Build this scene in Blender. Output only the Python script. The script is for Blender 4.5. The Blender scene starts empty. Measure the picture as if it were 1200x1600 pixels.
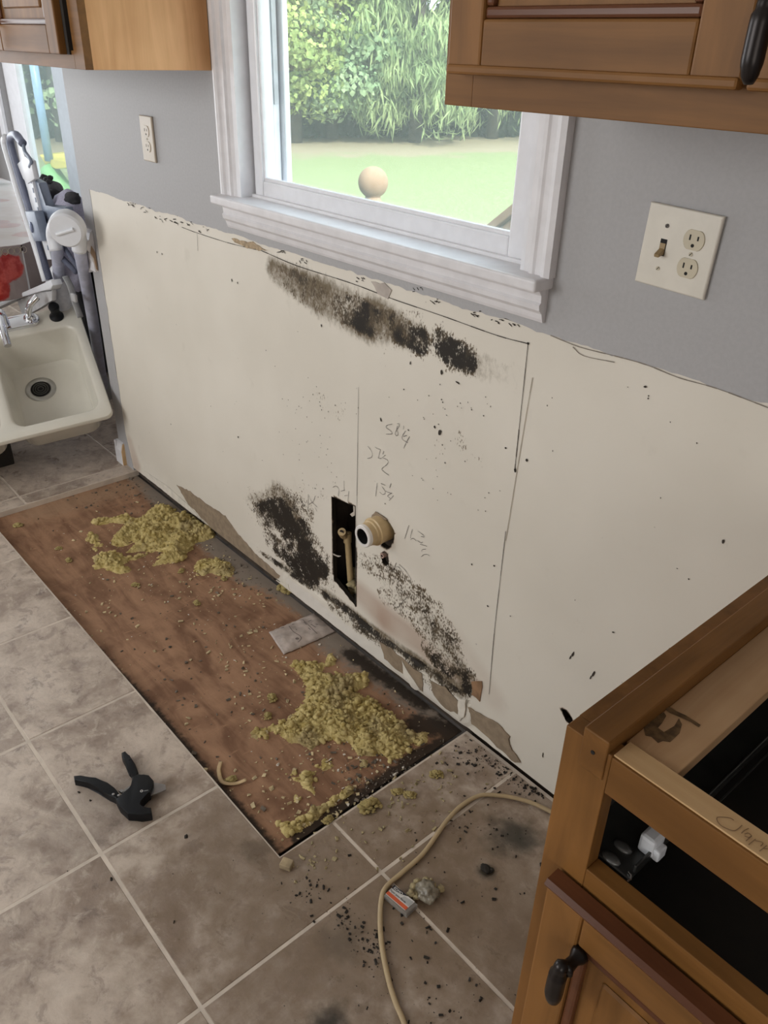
import bpy, bmesh, math, random
import numpy as np
from mathutils import Vector, Matrix, noise as mnoise

random.seed(7); rng = np.random.default_rng(7)
COL = bpy.context.scene.collection
SC = bpy.context.scene

# ------------------------------------------------------------------ camera
F_PX = 1264.7
CAM = np.array([2.2049, -1.1135, 1.4258]); YAW, PITCH, ROLL = 0.84078, 0.52282, 0.02795
def cam_axes():
    f = np.array([-math.sin(YAW)*math.cos(PITCH), math.cos(YAW)*math.cos(PITCH), -math.sin(PITCH)])
    r = np.array([math.cos(YAW), math.sin(YAW), 0.0]); u = np.cross(r, f)
    c, s = math.cos(ROLL), math.sin(ROLL)
    return c*r+s*u, -s*r+c*u, f
CR, CU, CF = cam_axes()
cam_d = bpy.data.cameras.new('camera'); cam = bpy.data.objects.new('camera', cam_d); COL.objects.link(cam)
cam.matrix_world = Matrix(((CR[0], CU[0], -CF[0], CAM[0]), (CR[1], CU[1], -CF[1], CAM[1]), (CR[2], CU[2], -CF[2], CAM[2]), (0, 0, 0, 1)))
cam_d.sensor_fit = 'VERTICAL'; cam_d.sensor_height = 36.0; cam_d.lens = 36.0*F_PX/1600.0
cam_d.clip_start = 0.05; cam_d.clip_end = 200
SC.camera = cam

# ------------------------------------------------------------------ world, sun, added lamps, exposure
SC.view_settings.view_transform = 'Standard'; SC.view_settings.look = 'None'
SC.view_settings.gamma = 1.0; SC.view_settings.use_curve_mapping = False
SC.view_settings.exposure = 0.22
wd = bpy.data.worlds.new('sky'); SC.world = wd; wd.use_nodes = True
nt = wd.node_tree; nt.nodes.clear()
wo = nt.nodes.new('ShaderNodeOutputWorld'); bg = nt.nodes.new('ShaderNodeBackground')
sky = nt.nodes.new('ShaderNodeTexSky'); sky.sky_type = 'PREETHAM'; sky.turbidity = 6.0
sky.sun_direction = Vector((0.72, -0.30, 0.66)).normalized()
mixw = nt.nodes.new('ShaderNodeMix'); mixw.data_type = 'RGBA'; mixw.inputs[0].default_value = 0.75
mixw.inputs[7].default_value = (0.86, 0.93, 1.0, 1)
nt.links.new(sky.outputs[0], mixw.inputs[6]); nt.links.new(mixw.outputs[2], bg.inputs[0])
bg.inputs[1].default_value = 5.4
nt.links.new(bg.outputs[0], wo.inputs[0])
sun_d = bpy.data.lights.new('sun', 'SUN'); sun_d.energy = 9.0; sun_d.angle = math.radians(0.6); sun_d.color = (1.0, 0.95, 0.84)
sun = bpy.data.objects.new('sun', sun_d); COL.objects.link(sun)
sun.rotation_euler = Vector((-0.72, 0.30, -0.66)).to_track_quat('-Z', 'Y').to_euler()
def area(name, loc, direction, sx, sy, power, color):
    d = bpy.data.lights.new(name, 'AREA'); d.shape = 'RECTANGLE'; d.size = sx; d.size_y = sy; d.energy = power; d.color = color
    o = bpy.data.objects.new(name, d); COL.objects.link(o); o.location = loc
    o.rotation_euler = Vector(direction).to_track_quat('-Z', 'Z').to_euler(); return o
# added lamps for assumed daylight from the left and from behind the camera
area('assumed_daylight_left', (-3.3, -1.05, 1.25), (1, 0.0, -0.10), 2.0, 2.0, 58, (0.93, 0.97, 1.0))  # added lamp; the left wall is closed, without any opening
area('assumed_daylight_behind', (0.0, -3.5, 1.6), (0.0, 1, -0.10), 2.0, 1.3, 47, (0.98, 0.985, 0.98))  # added lamp in front of the closed rear wall

area('fill_lamp_right', (3.45, -2.3, 1.25), (-1, 0.25, -0.03), 1.2, 1.4, 13, (1.0, 0.95, 0.88))  # added fill lamp without a known source, brightens faces turned right

# ------------------------------------------------------------------ helpers
def ray(px, py):
    d = CF + CR*(px-600)/F_PX - CU*(py-800)/F_PX
    return d
def on_wall(px, py, Y=0.0):
    d = ray(px, py); t = (Y-CAM[1])/d[1]; return CAM+t*d
def on_floor(px, py, Z=0.0):
    d = ray(px, py); t = (Z-CAM[2])/d[2]; return CAM+t*d
def wp(px, py, Y=0.0):
    return Vector(on_wall(px, py, Y))
def fp(px, py, Z=0.0):
    return Vector(on_floor(px, py, Z))

def tag(o, label=None, cat=None, group=None, kind=None):
    if label: o['label'] = label
    if cat: o['category'] = cat
    if group: o['group'] = group
    if kind: o['kind'] = kind
    return o
def empty(name, loc=(0, 0, 0), parent=None):
    o = bpy.data.objects.new(name, None); COL.objects.link(o); o.location = loc; o.empty_display_size = 0.05
    if parent: o.parent = parent
    return o
def world_loc(o):
    v = Vector(o.location)
    while o.parent: o = o.parent; v += Vector(o.location)
    return v

class MB:
    """collects shapes in world coordinates; build() links them as ONE mesh object"""
    def __init__(s): s.bm = bmesh.new()
    def box(s, a, b, bevel=0.0, mat=None, seg=2):
        a = Vector(a); b = Vector(b)
        r = bmesh.ops.create_cube(s.bm, size=1.0)
        vs = r['verts']
        for v in vs:
            v.co = Vector((a[i]+(v.co[i]+0.5)*(b[i]-a[i]) for i in range(3)))
        if mat is not None:
            for v in vs: v.co = mat @ v.co
        if bevel > 0:
            es = list({e for v in vs for e in v.link_edges})
            bmesh.ops.bevel(s.bm, geom=es, offset=bevel, segments=seg, profile=0.5, affect='EDGES', clamp_overlap=True)
        return s
    def prism(s, pts, vec, bevel=0.0, seg=2):
        vec = Vector(vec); n = len(pts)
        v0 = [s.bm.verts.new(Vector(p)) for p in pts]; v1 = [s.bm.verts.new(Vector(p)+vec) for p in pts]
        fs = [s.bm.faces.new(v0[::-1]), s.bm.faces.new(v1)]
        for i in range(n): fs.append(s.bm.faces.new((v0[i], v0[(i+1) % n], v1[(i+1) % n], v1[i])))
        if bevel > 0:
            es = list({e for e in fs[1].edges} | {e for e in fs[0].edges})
            bmesh.ops.bevel(s.bm, geom=es, offset=bevel, segments=seg, profile=0.5, affect='EDGES', clamp_overlap=True)
        return s
    def face(s, pts):
        s.bm.faces.new([s.bm.verts.new(Vector(p)) for p in pts]); return s
    def tube(s, path, r, n=10, cap=True, flat=1.0, up=None):
        path = [Vector(p) for p in path]; rs = r if isinstance(r, (list, tuple)) else [r]*len(path)
        rings = []; prev = None
        for i, p in enumerate(path):
            t = (path[min(i+1, len(path)-1)]-path[max(i-1, 0)]).normalized()
            ref = Vector(up) if up else (Vector((0, 0, 1)) if abs(t.z) < 0.9 else Vector((1, 0, 0)))
            a = prev - t*prev.dot(t) if (prev is not None and not up) else t.cross(ref)
            a.normalize(); b = t.cross(a).normalized(); prev = a
            rings.append([s.bm.verts.new(p+a*math.cos(2*math.pi*k/n)*rs[i]+b*math.sin(2*math.pi*k/n)*rs[i]*flat) for k in range(n)])
        for i in range(len(rings)-1):
            for k in range(n):
                s.bm.faces.new((rings[i][k], rings[i][(k+1) % n], rings[i+1][(k+1) % n], rings[i+1][k]))
        if cap: s.bm.faces.new(rings[0][::-1]); s.bm.faces.new(rings[-1])
        return s
    def lathe(s, prof, origin=(0, 0, 0), axis=(0, 0, 1), n=24):
        """prof: (radius, height) pairs along axis"""
        q = Vector((0, 0, 1)).rotation_difference(Vector(axis).normalized()).to_matrix(); o = Vector(origin); rings = []
        for (r, h) in prof:
            if r < 1e-6: rings.append([s.bm.verts.new(o+q @ Vector((0, 0, h)))])
            else: rings.append([s.bm.verts.new(o+q @ Vector((r*math.cos(2*math.pi*k/n), r*math.sin(2*math.pi*k/n), h))) for k in range(n)])
        for a, b in zip(rings, rings[1:]):
            if len(a) == 1 and len(b) == 1: continue
            for k in range(n):
                k2 = (k+1) % n
                if len(a) == 1: s.bm.faces.new((a[0], b[k], b[k2]))
                elif len(b) == 1: s.bm.faces.new((a[k], a[k2], b[0]))
                else: s.bm.faces.new((a[k], a[k2], b[k2], b[k]))
        return s
    def blob(s, c, r, scale=(1, 1, 1), sub=2, rough=0.35, freq=None, seed=0.0, rot=None):
        rr = bmesh.ops.create_icosphere(s.bm, subdivisions=sub, radius=1.0)
        c = Vector(c); fr = freq or 1.6
        for v in rr['verts']:
            d = v.co.normalized(); off = Vector((seed*3.1, seed*1.7, seed*5.3))
            k = 1+rough*(mnoise.noise(d*fr+off)*1.0+0.6*mnoise.noise(d*fr*2.7+off))
            co = Vector((d.x*scale[0], d.y*scale[1], d.z*scale[2]))*k*r
            if rot is not None: co = rot @ co
            v.co = c+co
        return s
    def build(s, name, mat, parent=None, smooth=False, loc=None):
        me = bpy.data.meshes.new(name)
        bmesh.ops.recalc_face_normals(s.bm, faces=s.bm.faces[:])
        o = bpy.data.objects.new(name, me); COL.objects.link(o)
        off = Vector((0, 0, 0))
        if parent is not None: o.parent = parent; off = world_loc(parent)
        if loc is not None:
            o.location = Vector(loc)-off; off = Vector(loc)
        if off.length > 0:
            for v in s.bm.verts: v.co -= off
        s.bm.to_mesh(me); s.bm.free()
        if mat is not None: me.materials.append(mat)
        if smooth == 'auto':
            for p in me.polygons: p.use_smooth = True
            try: me.set_sharp_from_angle(angle=math.radians(35))
            except Exception: pass
        elif smooth:
            for p in me.polygons: p.use_smooth = True
        return o

def catmull(pts, n=8):
    pts = [Vector(p) for p in pts]; out = []
    P = [pts[0]*2-pts[1]]+pts+[pts[-1]*2-pts[-2]]
    for i in range(1, len(P)-2):
        for k in range(n):
            t = k/n; a, b, c, d = P[i-1], P[i], P[i+1], P[i+2]
            out.append(0.5*((2*b)+(c-a)*t+(2*a-5*b+4*c-d)*t*t+(3*b-3*c+d-a)*t**3))
    out.append(pts[-1]); return out

# ------------------------------------------------------------------ materials
class NT:
    def __init__(s, name):
        s.m = bpy.data.materials.new(name); s.m.use_nodes = True; s.t = s.m.node_tree; s.t.nodes.clear()
        s.out = s.t.nodes.new('ShaderNodeOutputMaterial')
    def n(s, typ, **kw):
        nd = s.t.nodes.new('ShaderNode'+typ)
        for k, v in kw.items(): setattr(nd, k, v)
        return nd
    def set(s, sock, v):
        if v is None: return
        if hasattr(v, 'is_output') or isinstance(v, bpy.types.NodeSocket): s.t.links.new(v, sock)
        elif isinstance(v, (tuple, list)) and len(v) == 3 and sock.type == 'RGBA': sock.default_value = (*v, 1)
        else: sock.default_value = v
    def coords(s, scale=(1, 1, 1), obj=True, rand=False):
        tc = s.n('TexCoord'); o = tc.outputs['Object']
        if rand:
            oi = s.n('ObjectInfo'); mm = s.n('VectorMath', operation='SCALE'); mm.inputs[0].default_value = (7.3, 4.1, 9.7)
            s.set(mm.inputs['Scale'], oi.outputs['Random']); ad = s.n('VectorMath', operation='ADD'); s.set(ad.inputs[0], o); s.set(ad.inputs[1], mm.outputs[0]); o = ad.outputs[0]
        mp = s.n('Mapping'); mp.inputs['Scale'].default_value = scale; s.set(mp.inputs['Vector'], o); return mp.outputs[0]
    def noise(s, vec, scale, detail=3, rough=0.55, dist=0.0):
        nd = s.n('TexNoise'); s.set(nd.inputs['Vector'], vec); nd.inputs['Scale'].default_value = scale
        nd.inputs['Detail'].default_value = detail; nd.inputs['Roughness'].default_value = rough; nd.inputs['Distortion'].default_value = dist
        return nd.outputs[0]
    def maprange(s, v, a, b, c=0.0, d=1.0, smooth=True):
        nd = s.n('MapRange'); nd.interpolation_type = 'SMOOTHSTEP' if smooth else 'LINEAR'
        s.set(nd.inputs[0], v); s.set(nd.inputs[1], a); s.set(nd.inputs[2], b); nd.inputs[3].default_value = c; nd.inputs[4].default_value = d
        return nd.outputs[0]
    def math(s, op, a, b=None, clamp=False):
        nd = s.n('Math', operation=op); nd.use_clamp = clamp; s.set(nd.inputs[0], a); s.set(nd.inputs[1], b) if b is not None else None; return nd.outputs[0]
    def mix(s, f, a, b, blend='MIX'):
        nd = s.n('Mix'); nd.data_type = 'RGBA'; nd.blend_type = blend; s.set(nd.inputs[0], f); s.set(nd.inputs[6], a); s.set(nd.inputs[7], b); return nd.outputs[2]
    def bump(s, h, strength=0.3, dist=0.002):
        nd = s.n('Bump'); nd.inputs['Strength'].default_value = strength; nd.inputs['Distance'].default_value = dist; s.set(nd.inputs['Height'], h); return nd.outputs[0]
    def bsdf(s, color, rough=0.5, metal=0.0, normal=None, spec=0.5, **kw):
        b = s.n('BsdfPrincipled'); s.set(b.inputs['Base Color'], color); s.set(b.inputs['Roughness'], rough); b.inputs['Metallic'].default_value = metal
        b.inputs['Specular IOR Level'].default_value = spec
        if normal is not None: s.set(b.inputs['Normal'], normal)
        for k, v in kw.items(): s.set(b.inputs[k.replace('_', ' ')], v)
        s.t.links.new(b.outputs[0], s.out.inputs[0]); return s.m

def plain(name, c, rough=0.5, metal=0.0, var=0.12, scale=30, bump=0.0, spec=0.5, bdist=0.001, **kw):
    k = NT(name); v = k.coords(); n = k.noise(v, scale, 4)
    col = k.mix(k.maprange(n, 0.3, 0.7), tuple(x*(1-var) for x in c), tuple(min(1, x*(1+var)) for x in c))
    nm = k.bump(n, bump, bdist) if bump else None
    return k.bsdf(col, rough, metal, nm, spec, **kw)
def wood(name, dark, light, axis='z', rough=0.5, spec=0.25):
    k = NT(name); sc = {'x': (2.2, 26, 26), 'y': (26, 2.2, 26), 'z': (26, 26, 2.2)}[axis]
    v = k.coords(sc); n = k.noise(v, 1.0, 5, 0.6, 0.6); n2 = k.noise(k.coords((5, 5, 5)), 1.0, 3)
    f = k.math('ADD', k.math('MULTIPLY', n, 0.65), k.math('MULTIPLY', n2, 0.45))
    col = k.mix(k.maprange(f, 0.35, 0.75), dark, light)
    return k.bsdf(col, rough, 0, k.bump(n, 0.08, 0.0008), spec)

M = {}
M['grey_paint'] = plain('grey_paint', (0.385, 0.378, 0.382), 0.55, var=0.03, scale=140, bump=0.10, spec=0.3)
M['white_paint'] = plain('white_paint', (0.70, 0.685, 0.70), 0.42, var=0.05, scale=25, bump=0.05)
M['ceiling'] = plain('ceiling_paint', (0.6, 0.59, 0.57), 0.8, var=0.02)
M['vinyl_white'] = plain('vinyl_white', (0.76, 0.76, 0.79), 0.3, var=0.03)
M['nook_frame_shaded'] = plain('nook_frame_shaded', (0.36, 0.40, 0.44), 0.4, var=0.04)  # right nook frame parts: white darkened to bluish grey as shade
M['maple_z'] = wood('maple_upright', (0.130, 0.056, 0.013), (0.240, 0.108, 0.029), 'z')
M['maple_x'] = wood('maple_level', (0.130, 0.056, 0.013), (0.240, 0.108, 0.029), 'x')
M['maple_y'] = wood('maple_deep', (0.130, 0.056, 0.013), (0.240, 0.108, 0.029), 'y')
M['maple_side_lit'] = wood('maple_side_lit', (0.64, 0.335, 0.145), (0.84, 0.49, 0.245), 'z', 0.45)  # lighter veneer, brightened further to paint the window light on that side
M['maple_dark'] = wood('maple_dark_edge', (0.075, 0.026, 0.012), (0.14, 0.052, 0.022), 'x', 0.3)
M['raw_maple'] = wood('raw_maple', (0.52, 0.33, 0.16), (0.68, 0.47, 0.26), 'x', 0.6, 0.2)
M['painted_shade'] = plain('painted_shade', (0.016, 0.012, 0.009), 0.7)  # near-black in place of the shade inside the open cabinet
M['bronze'] = plain('oil_rubbed_bronze', (0.02, 0.016, 0.015), 0.32, 0.6)
M['black_plastic'] = plain('black_plastic', (0.006, 0.0065, 0.008), 0.5, bump=0.05, scale=200, spec=0.22)
M['steel'] = plain('steel', (0.42, 0.42, 0.42), 0.3, 1.0)
M['chrome'] = plain('chrome', (0.75, 0.76, 0.8), 0.08, 1.0, var=0.02)
M['slide_steel'] = plain('slide_steel', (0.10, 0.10, 0.095), 0.35, 0.8)
M['almond'] = plain('almond_plastic', (0.66, 0.62, 0.54), 0.35, var=0.03)
M['beige_plate'] = plain('beige_plate', (0.50, 0.43, 0.34), 0.4, var=0.04)
M['almond_dark'] = plain('almond_device', (0.52, 0.46, 0.34), 0.4, var=0.04)
M['brown_toggle'] = plain('brown_toggle', (0.30, 0.21, 0.10), 0.35)
M['black'] = plain('black_slot', (0.006, 0.005, 0.005), 0.8)
M['pvc_tan'] = plain('pvc_tan', (0.52, 0.38, 0.20), 0.4, var=0.08)
M['pvc_white'] = plain('pvc_white', (0.72, 0.69, 0.66), 0.4, var=0.04)
M['enamel'] = plain('sink_enamel', (0.66, 0.63, 0.55), 0.22, var=0.03, scale=8)
M['grey_plastic'] = plain('grey_plastic', (0.23, 0.27, 0.35), 0.4)
M['pale_grey_plastic'] = plain('pale_grey_plastic', (0.40, 0.41, 0.50), 0.4)
M['white_plastic'] = plain('white_plastic', (0.74, 0.76, 0.80), 0.35, var=0.02)
M['navy_fabric'] = plain('slate_fabric', (0.10, 0.11, 0.16), 0.8, scale=200, bump=0.2)
M['pad_fabric'] = plain('lavender_fabric', (0.42, 0.41, 0.52), 0.85, scale=200, bump=0.2)
M['dark_cloth'] = plain('dark_cloth', (0.035, 0.035, 0.04), 0.9, scale=150, bump=0.3)
M['shoe_grey'] = plain('shoe_grey', (0.11, 0.11, 0.12), 0.8, scale=120, bump=0.3)
M['paper_torn'] = plain('torn_paper', (0.27, 0.205, 0.14), 0.85, var=0.16, scale=45, bump=0.3)
M['gypsum'] = plain('gypsum', (0.68, 0.63, 0.55), 0.9, var=0.1, scale=40, bump=0.3)
M['pencil'] = plain('pencil_lead', (0.10, 0.09, 0.085), 0.6)
M['cut'] = plain('knife_cut', (0.035, 0.027, 0.02), 0.9)
M['grime'] = plain('black_grime', (0.018, 0.014, 0.01), 0.9)
M['grout'] = plain('grout', (0.58, 0.50, 0.42), 0.85, var=0.12, scale=18, bump=0.2)
M['cable'] = plain('cream_cable', (0.42, 0.315, 0.18), 0.45, var=0.06)
M['sheathing'] = plain('sheathing', (0.05, 0.035, 0.025), 0.9, scale=12, var=0.4)
M['deck_wood'] = wood('deck_wood', (0.26, 0.17, 0.11), (0.36, 0.26, 0.18), 'z', 0.8, 0.1)
M['card_white'] = plain('label_white', (0.62, 0.60, 0.57), 0.5)
M['label_orange'] = plain('label_orange', (0.60, 0.10, 0.03), 0.5)
M['label_black'] = plain('label_black', (0.012, 0.012, 0.022), 0.5)
M['label_grey'] = plain('label_grey', (0.42, 0.42, 0.41), 0.5)
M['packet'] = plain('packet_plastic', (0.44, 0.37, 0.33), 0.35, var=0.18, scale=40, bump=0.3, bdist=0.003)
M['packet_print'] = plain('packet_print', (0.09, 0.07, 0.065), 0.5)
M['packet_tint'] = plain('packet_tint', (0.36, 0.24, 0.22), 0.4)
M['crumb'] = plain('cream_crumb', (0.52, 0.42, 0.25), 0.9, var=0.3, scale=60)
M['shaving'] = plain('wood_shaving', (0.50, 0.36, 0.20), 0.8, var=0.2)
M['bark'] = plain('bark', (0.045, 0.038, 0.03), 0.9, var=0.4, scale=8, bump=0.6, bdist=0.02)
M['swing_blue'] = plain('swing_blue', (0.15, 0.25, 0.38), 0.4)
M['swing_yellow'] = plain('swing_yellow', (0.40, 0.34, 0.05), 0.4)
M['swing_green'] = plain('swing_green', (0.13, 0.32, 0.11), 0.4)
M['teal'] = plain('teal_plastic', (0.02, 0.42, 0.46), 0.35)
M['dark_wood'] = wood('dark_wood', (0.035, 0.018, 0.012), (0.07, 0.04, 0.025), 'z', 0.5)

def make_glass(name, tint=(0.94, 0.97, 0.96)):
    k = NT(name); tr = k.n('BsdfTransparent'); tr.inputs[0].default_value = (*tint, 1); gl = k.n('BsdfGlossy'); gl.inputs['Roughness'].default_value = 0.02
    gl.inputs[0].default_value = (0.9, 0.95, 1, 1)
    lw = k.n('LayerWeight'); fr = k.math('ADD', 0.03, k.math('MULTIPLY', k.math('POWER', lw.outputs['Facing'], 5.0), 0.9)); mx = k.n('MixShader'); k.set(mx.inputs[0], fr)
    k.t.links.new(tr.outputs[0], mx.inputs[1]); k.t.links.new(gl.outputs[0], mx.inputs[2]); k.t.links.new(mx.outputs[0], k.out.inputs[0]); return k.m
M['glass'] = make_glass('window_glass')
def make_veil(name, c, f):
    k = NT(name); tr = k.n('BsdfTransparent'); df = k.n('BsdfTranslucent'); df.inputs[0].default_value = (*c, 1); d2 = k.n('BsdfDiffuse'); d2.inputs[0].default_value = (*c, 1)
    a = k.n('MixShader'); a.inputs[0].default_value = 0.5; k.t.links.new(df.outputs[0], a.inputs[1]); k.t.links.new(d2.outputs[0], a.inputs[2])
    mx = k.n('MixShader'); mx.inputs[0].default_value = f
    k.t.links.new(tr.outputs[0], mx.inputs[1]); k.t.links.new(a.outputs[0], mx.inputs[2]); k.t.links.new(mx.outputs[0], k.out.inputs[0]); return k.m
M['screen'] = make_veil('insect_screen', (0.31, 0.325, 0.31), 0.36)
M['clear_plastic'] = make_veil('clear_plastic', (0.55, 0.53, 0.50), 0.45)

def make_drywall():
    k = NT('bare_drywall'); v = k.coords()
    at = k.n('Attribute', attribute_name='stain'); sp = k.n('SeparateColor'); k.set(sp.inputs[0], at.outputs['Color'])
    R, G, B = sp.outputs[0], sp.outputs[1], sp.outputs[2]
    big = k.noise(v, 2.2, 3); col = k.mix(k.maprange(big, 0.3, 0.7), (0.655, 0.61, 0.53), (0.715, 0.67, 0.59))
    n4 = k.noise(v, 14, 4); col = k.mix(k.math('MULTIPLY', k.maprange(n4, 0.62, 0.8), 0.18), col, (0.40, 0.36, 0.29))
    col = k.mix(G, col, (0.34, 0.20, 0.135))
    sm_ = k.maprange(k.math('ADD', B, k.math('MULTIPLY', k.math('SUBTRACT', k.noise(k.coords((1, 1, 0.6)), 75, 5, 0.7), 0.5), 1.1)), 0.22, 0.95)
    col = k.mix(k.math('MULTIPLY', sm_, k.maprange(B, 0.03, 0.25)), col, (0.15, 0.115, 0.07))
    at2 = k.n('Attribute', attribute_name='bare'); white = k.maprange(k.math('ADD', at2.outputs['Fac'], k.math('MULTIPLY', k.math('SUBTRACT', k.noise(v, 30, 4), 0.5), 0.8)), 0.4, 0.6)
    col = k.mix(white, col, (0.70, 0.66, 0.60))
    fine = k.noise(k.coords((1, 1, 0.6)), 230, 4, 0.65); mid = k.noise(v, 34, 4, 0.6)
    val = k.maprange(k.math('ADD', k.math('MULTIPLY', fine, 0.62), k.math('MULTIPLY', mid, 0.38)), 0.33, 0.67, smooth=False)
    thr = k.math('SUBTRACT', 1.0, R)
    mold = k.maprange(k.math('SUBTRACT', val, thr), -0.06, 0.20)
    mold = k.math('MULTIPLY', mold, k.maprange(R, 0.03, 0.15))
    mc = k.mix(k.maprange(R, 0.35, 0.85), (0.15, 0.11, 0.065), (0.020, 0.016, 0.012))
    col = k.mix(mold, col, mc)
    # pepper of tiny specks
    vo = k.n('TexVoronoi'); k.set(vo.inputs['Vector'], v); vo.inputs['Scale'].default_value = 42
    pick = k.maprange(k.noise(v, 5, 2), 0.55, 0.72); s1 = k.math('MULTIPLY', k.maprange(vo.outputs['Distance'], 0.10, 0.05), pick)
    wn = k.n('SeparateColor'); k.set(wn.inputs[0], vo.outputs['Color']); s1 = k.math('MULTIPLY', s1, k.math('GREATER_THAN', wn.outputs[0], 0.72))
    col = k.mix(k.math('MULTIPLY', s1, 0.8), col, (0.05, 0.04, 0.03))
    return k.bsdf(col, 0.62, 0, k.bump(k.math('ADD', k.noise(v, 60, 3), k.math('MULTIPLY', mold, -0.6)), 0.12, 0.0015), 0.3)
M['drywall'] = make_drywall()

def make_tile():
    k = NT('stone_tile'); v = k.coords(rand=True); w = k.coords()
    a = k.noise(v, 4.5, 7, 0.62, 0.8); b = k.noise(v, 14, 6, 0.65, 0.5); c = k.noise(v, 70, 4, 0.6)
    col = k.mix(k.maprange(a, 0.32, 0.68), (0.285, 0.218, 0.172), (0.58, 0.485, 0.405))
    col = k.mix(k.math('MULTIPLY', k.maprange(b, 0.5, 0.75), 0.55), col, (0.64, 0.545, 0.455))
    col = k.mix(k.math('MULTIPLY', k.maprange(b, 0.46, 0.30), 0.5), col, (0.17, 0.135, 0.12))
    d4 = k.noise(v, 24, 8, 0.7, 0.4); col = k.mix(k.math('MULTIPLY', k.maprange(d4, 0.52, 0.66), 0.55), col, (0.62, 0.53, 0.445)); col = k.mix(k.math('MULTIPLY', k.maprange(d4, 0.48, 0.36), 0.5), col, (0.22, 0.165, 0.135))
    col = k.mix(k.math('MULTIPLY', k.maprange(c, 0.55, 0.75), 0.2), col, (0.16, 0.13, 0.11))
    # broad spots paint the shade beside the cabinet; small dark ones are work dirt
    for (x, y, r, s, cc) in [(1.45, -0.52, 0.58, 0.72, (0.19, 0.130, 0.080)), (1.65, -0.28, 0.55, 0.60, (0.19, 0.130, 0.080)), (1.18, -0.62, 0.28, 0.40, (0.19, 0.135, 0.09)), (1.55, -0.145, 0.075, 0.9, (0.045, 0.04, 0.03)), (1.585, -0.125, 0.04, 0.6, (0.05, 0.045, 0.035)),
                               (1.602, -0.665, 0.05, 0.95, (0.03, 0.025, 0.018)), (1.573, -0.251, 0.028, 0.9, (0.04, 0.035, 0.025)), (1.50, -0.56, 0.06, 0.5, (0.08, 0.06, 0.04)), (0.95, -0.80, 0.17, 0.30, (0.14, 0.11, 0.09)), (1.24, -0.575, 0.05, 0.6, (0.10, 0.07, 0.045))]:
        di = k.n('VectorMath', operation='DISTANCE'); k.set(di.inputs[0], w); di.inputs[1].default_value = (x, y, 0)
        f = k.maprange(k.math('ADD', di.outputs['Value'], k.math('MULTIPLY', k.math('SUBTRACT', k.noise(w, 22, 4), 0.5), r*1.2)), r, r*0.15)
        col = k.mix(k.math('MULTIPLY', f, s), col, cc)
    return k.bsdf(col, k.maprange(b, 0.3, 0.7, 0.26, 0.42), 0, k.bump(k.math('ADD', d4, k.math('MULTIPLY', c, 0.3)), 0.55, 0.003), 0.38)
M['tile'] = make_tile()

def make_subfloor():
    k = NT('plywood_subfloor'); v = k.coords(); at = k.n('Attribute', attribute_name='dirt'); sp = k.n('SeparateColor'); k.set(sp.inputs[0], at.outputs['Color'])
    g = k.noise(k.coords((5, 22, 5)), 1.0, 5, 0.6, 1.0); b = k.noise(v, 7, 6, 0.6, 0.6); s = k.noise(k.coords((70, 12, 10)), 1.0, 3, 0.5, 1.2)
    col = k.mix(k.maprange(k.math('ADD', k.math('MULTIPLY', g, 0.5), k.math('MULTIPLY', b, 0.5)), 0.35, 0.66), (0.165, 0.084, 0.048), (0.37, 0.212, 0.127))
    col = k.mix(k.math('MULTIPLY', k.maprange(s, 0.64, 0.74), 0.5), col, (0.42, 0.24, 0.14))
    fn = k.noise(v, 55, 5, 0.6)
    def veil(col, ch, c, sc=1.0):
        f = k.maprange(k.math('ADD', ch, k.math('MULTIPLY', k.math('SUBTRACT', fn, 0.5), 0.9)), 0.30, 0.75)
        return k.mix(k.math('MULTIPLY', f, sc), col, c)
    col = veil(col, sp.outputs[0], (0.235, 0.20, 0.165), 0.9)
    col = veil(col, sp.outputs[1], (0.028, 0.02, 0.014), 0.95)
    col = veil(col, sp.outputs[2], (0.36, 0.235, 0.15), 0.6)
    return k.bsdf(col, 0.7, 0, k.bump(k.math('ADD', b, fn), 0.25, 0.003), 0.2)
M['subfloor'] = make_subfloor()

def make_insulation():
    k = NT('yellow_insulation'); v = k.coords(); a = k.noise(v, 45, 5, 0.65, 0.5); b = k.noise(v, 9, 3); c = k.noise(v, 260, 4, 0.7, 2.0)
    col = k.mix(k.maprange(a, 0.3, 0.7), (0.43, 0.325, 0.11), (0.74, 0.61, 0.29))
    col = k.mix(k.math('MULTIPLY', k.maprange(b, 0.50, 0.66), 0.7), col, (0.38, 0.30, 0.165))
    col = k.mix(k.math('MULTIPLY', k.maprange(c, 0.58, 0.72), 0.45), col, (0.24, 0.17, 0.06))
    return k.bsdf(col, 0.95, 0, k.bump(k.math('ADD', c, a), 0.7, 0.004), 0.1)
M['insulation'] = make_insulation()
M['insulation_dirty'] = plain('dusty_insulation', (0.33, 0.27, 0.15), 0.95, var=0.35, scale=60, bump=0.6, bdist=0.004)

def make_leaf(name, a, b):
    k = NT(name); v = k.coords(); n = k.noise(v, 0.9, 4); n2 = k.noise(v, 9, 2)
    col = k.mix(k.maprange(k.math('ADD', k.math('MULTIPLY', n, 0.5), k.math('MULTIPLY', n2, 0.5)), 0.36, 0.64), a, b)
    d = k.n('BsdfDiffuse'); t = k.n('BsdfTranslucent'); k.set(d.inputs[0], col); k.set(t.inputs[0], col); mx = k.n('MixShader'); mx.inputs[0].default_value = 0.4
    k.t.links.new(d.outputs[0], mx.inputs[1]); k.t.links.new(t.outputs[0], mx.inputs[2]); k.t.links.new(mx.outputs[0], k.out.inputs[0]); return k.m
M['leaf_maple'] = make_leaf('maple_leaves', (0.20, 0.30, 0.11), (0.42, 0.49, 0.18))
M['leaf_cool'] = make_leaf('cool_leaves', (0.18, 0.285, 0.155), (0.36, 0.46, 0.27))
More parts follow.
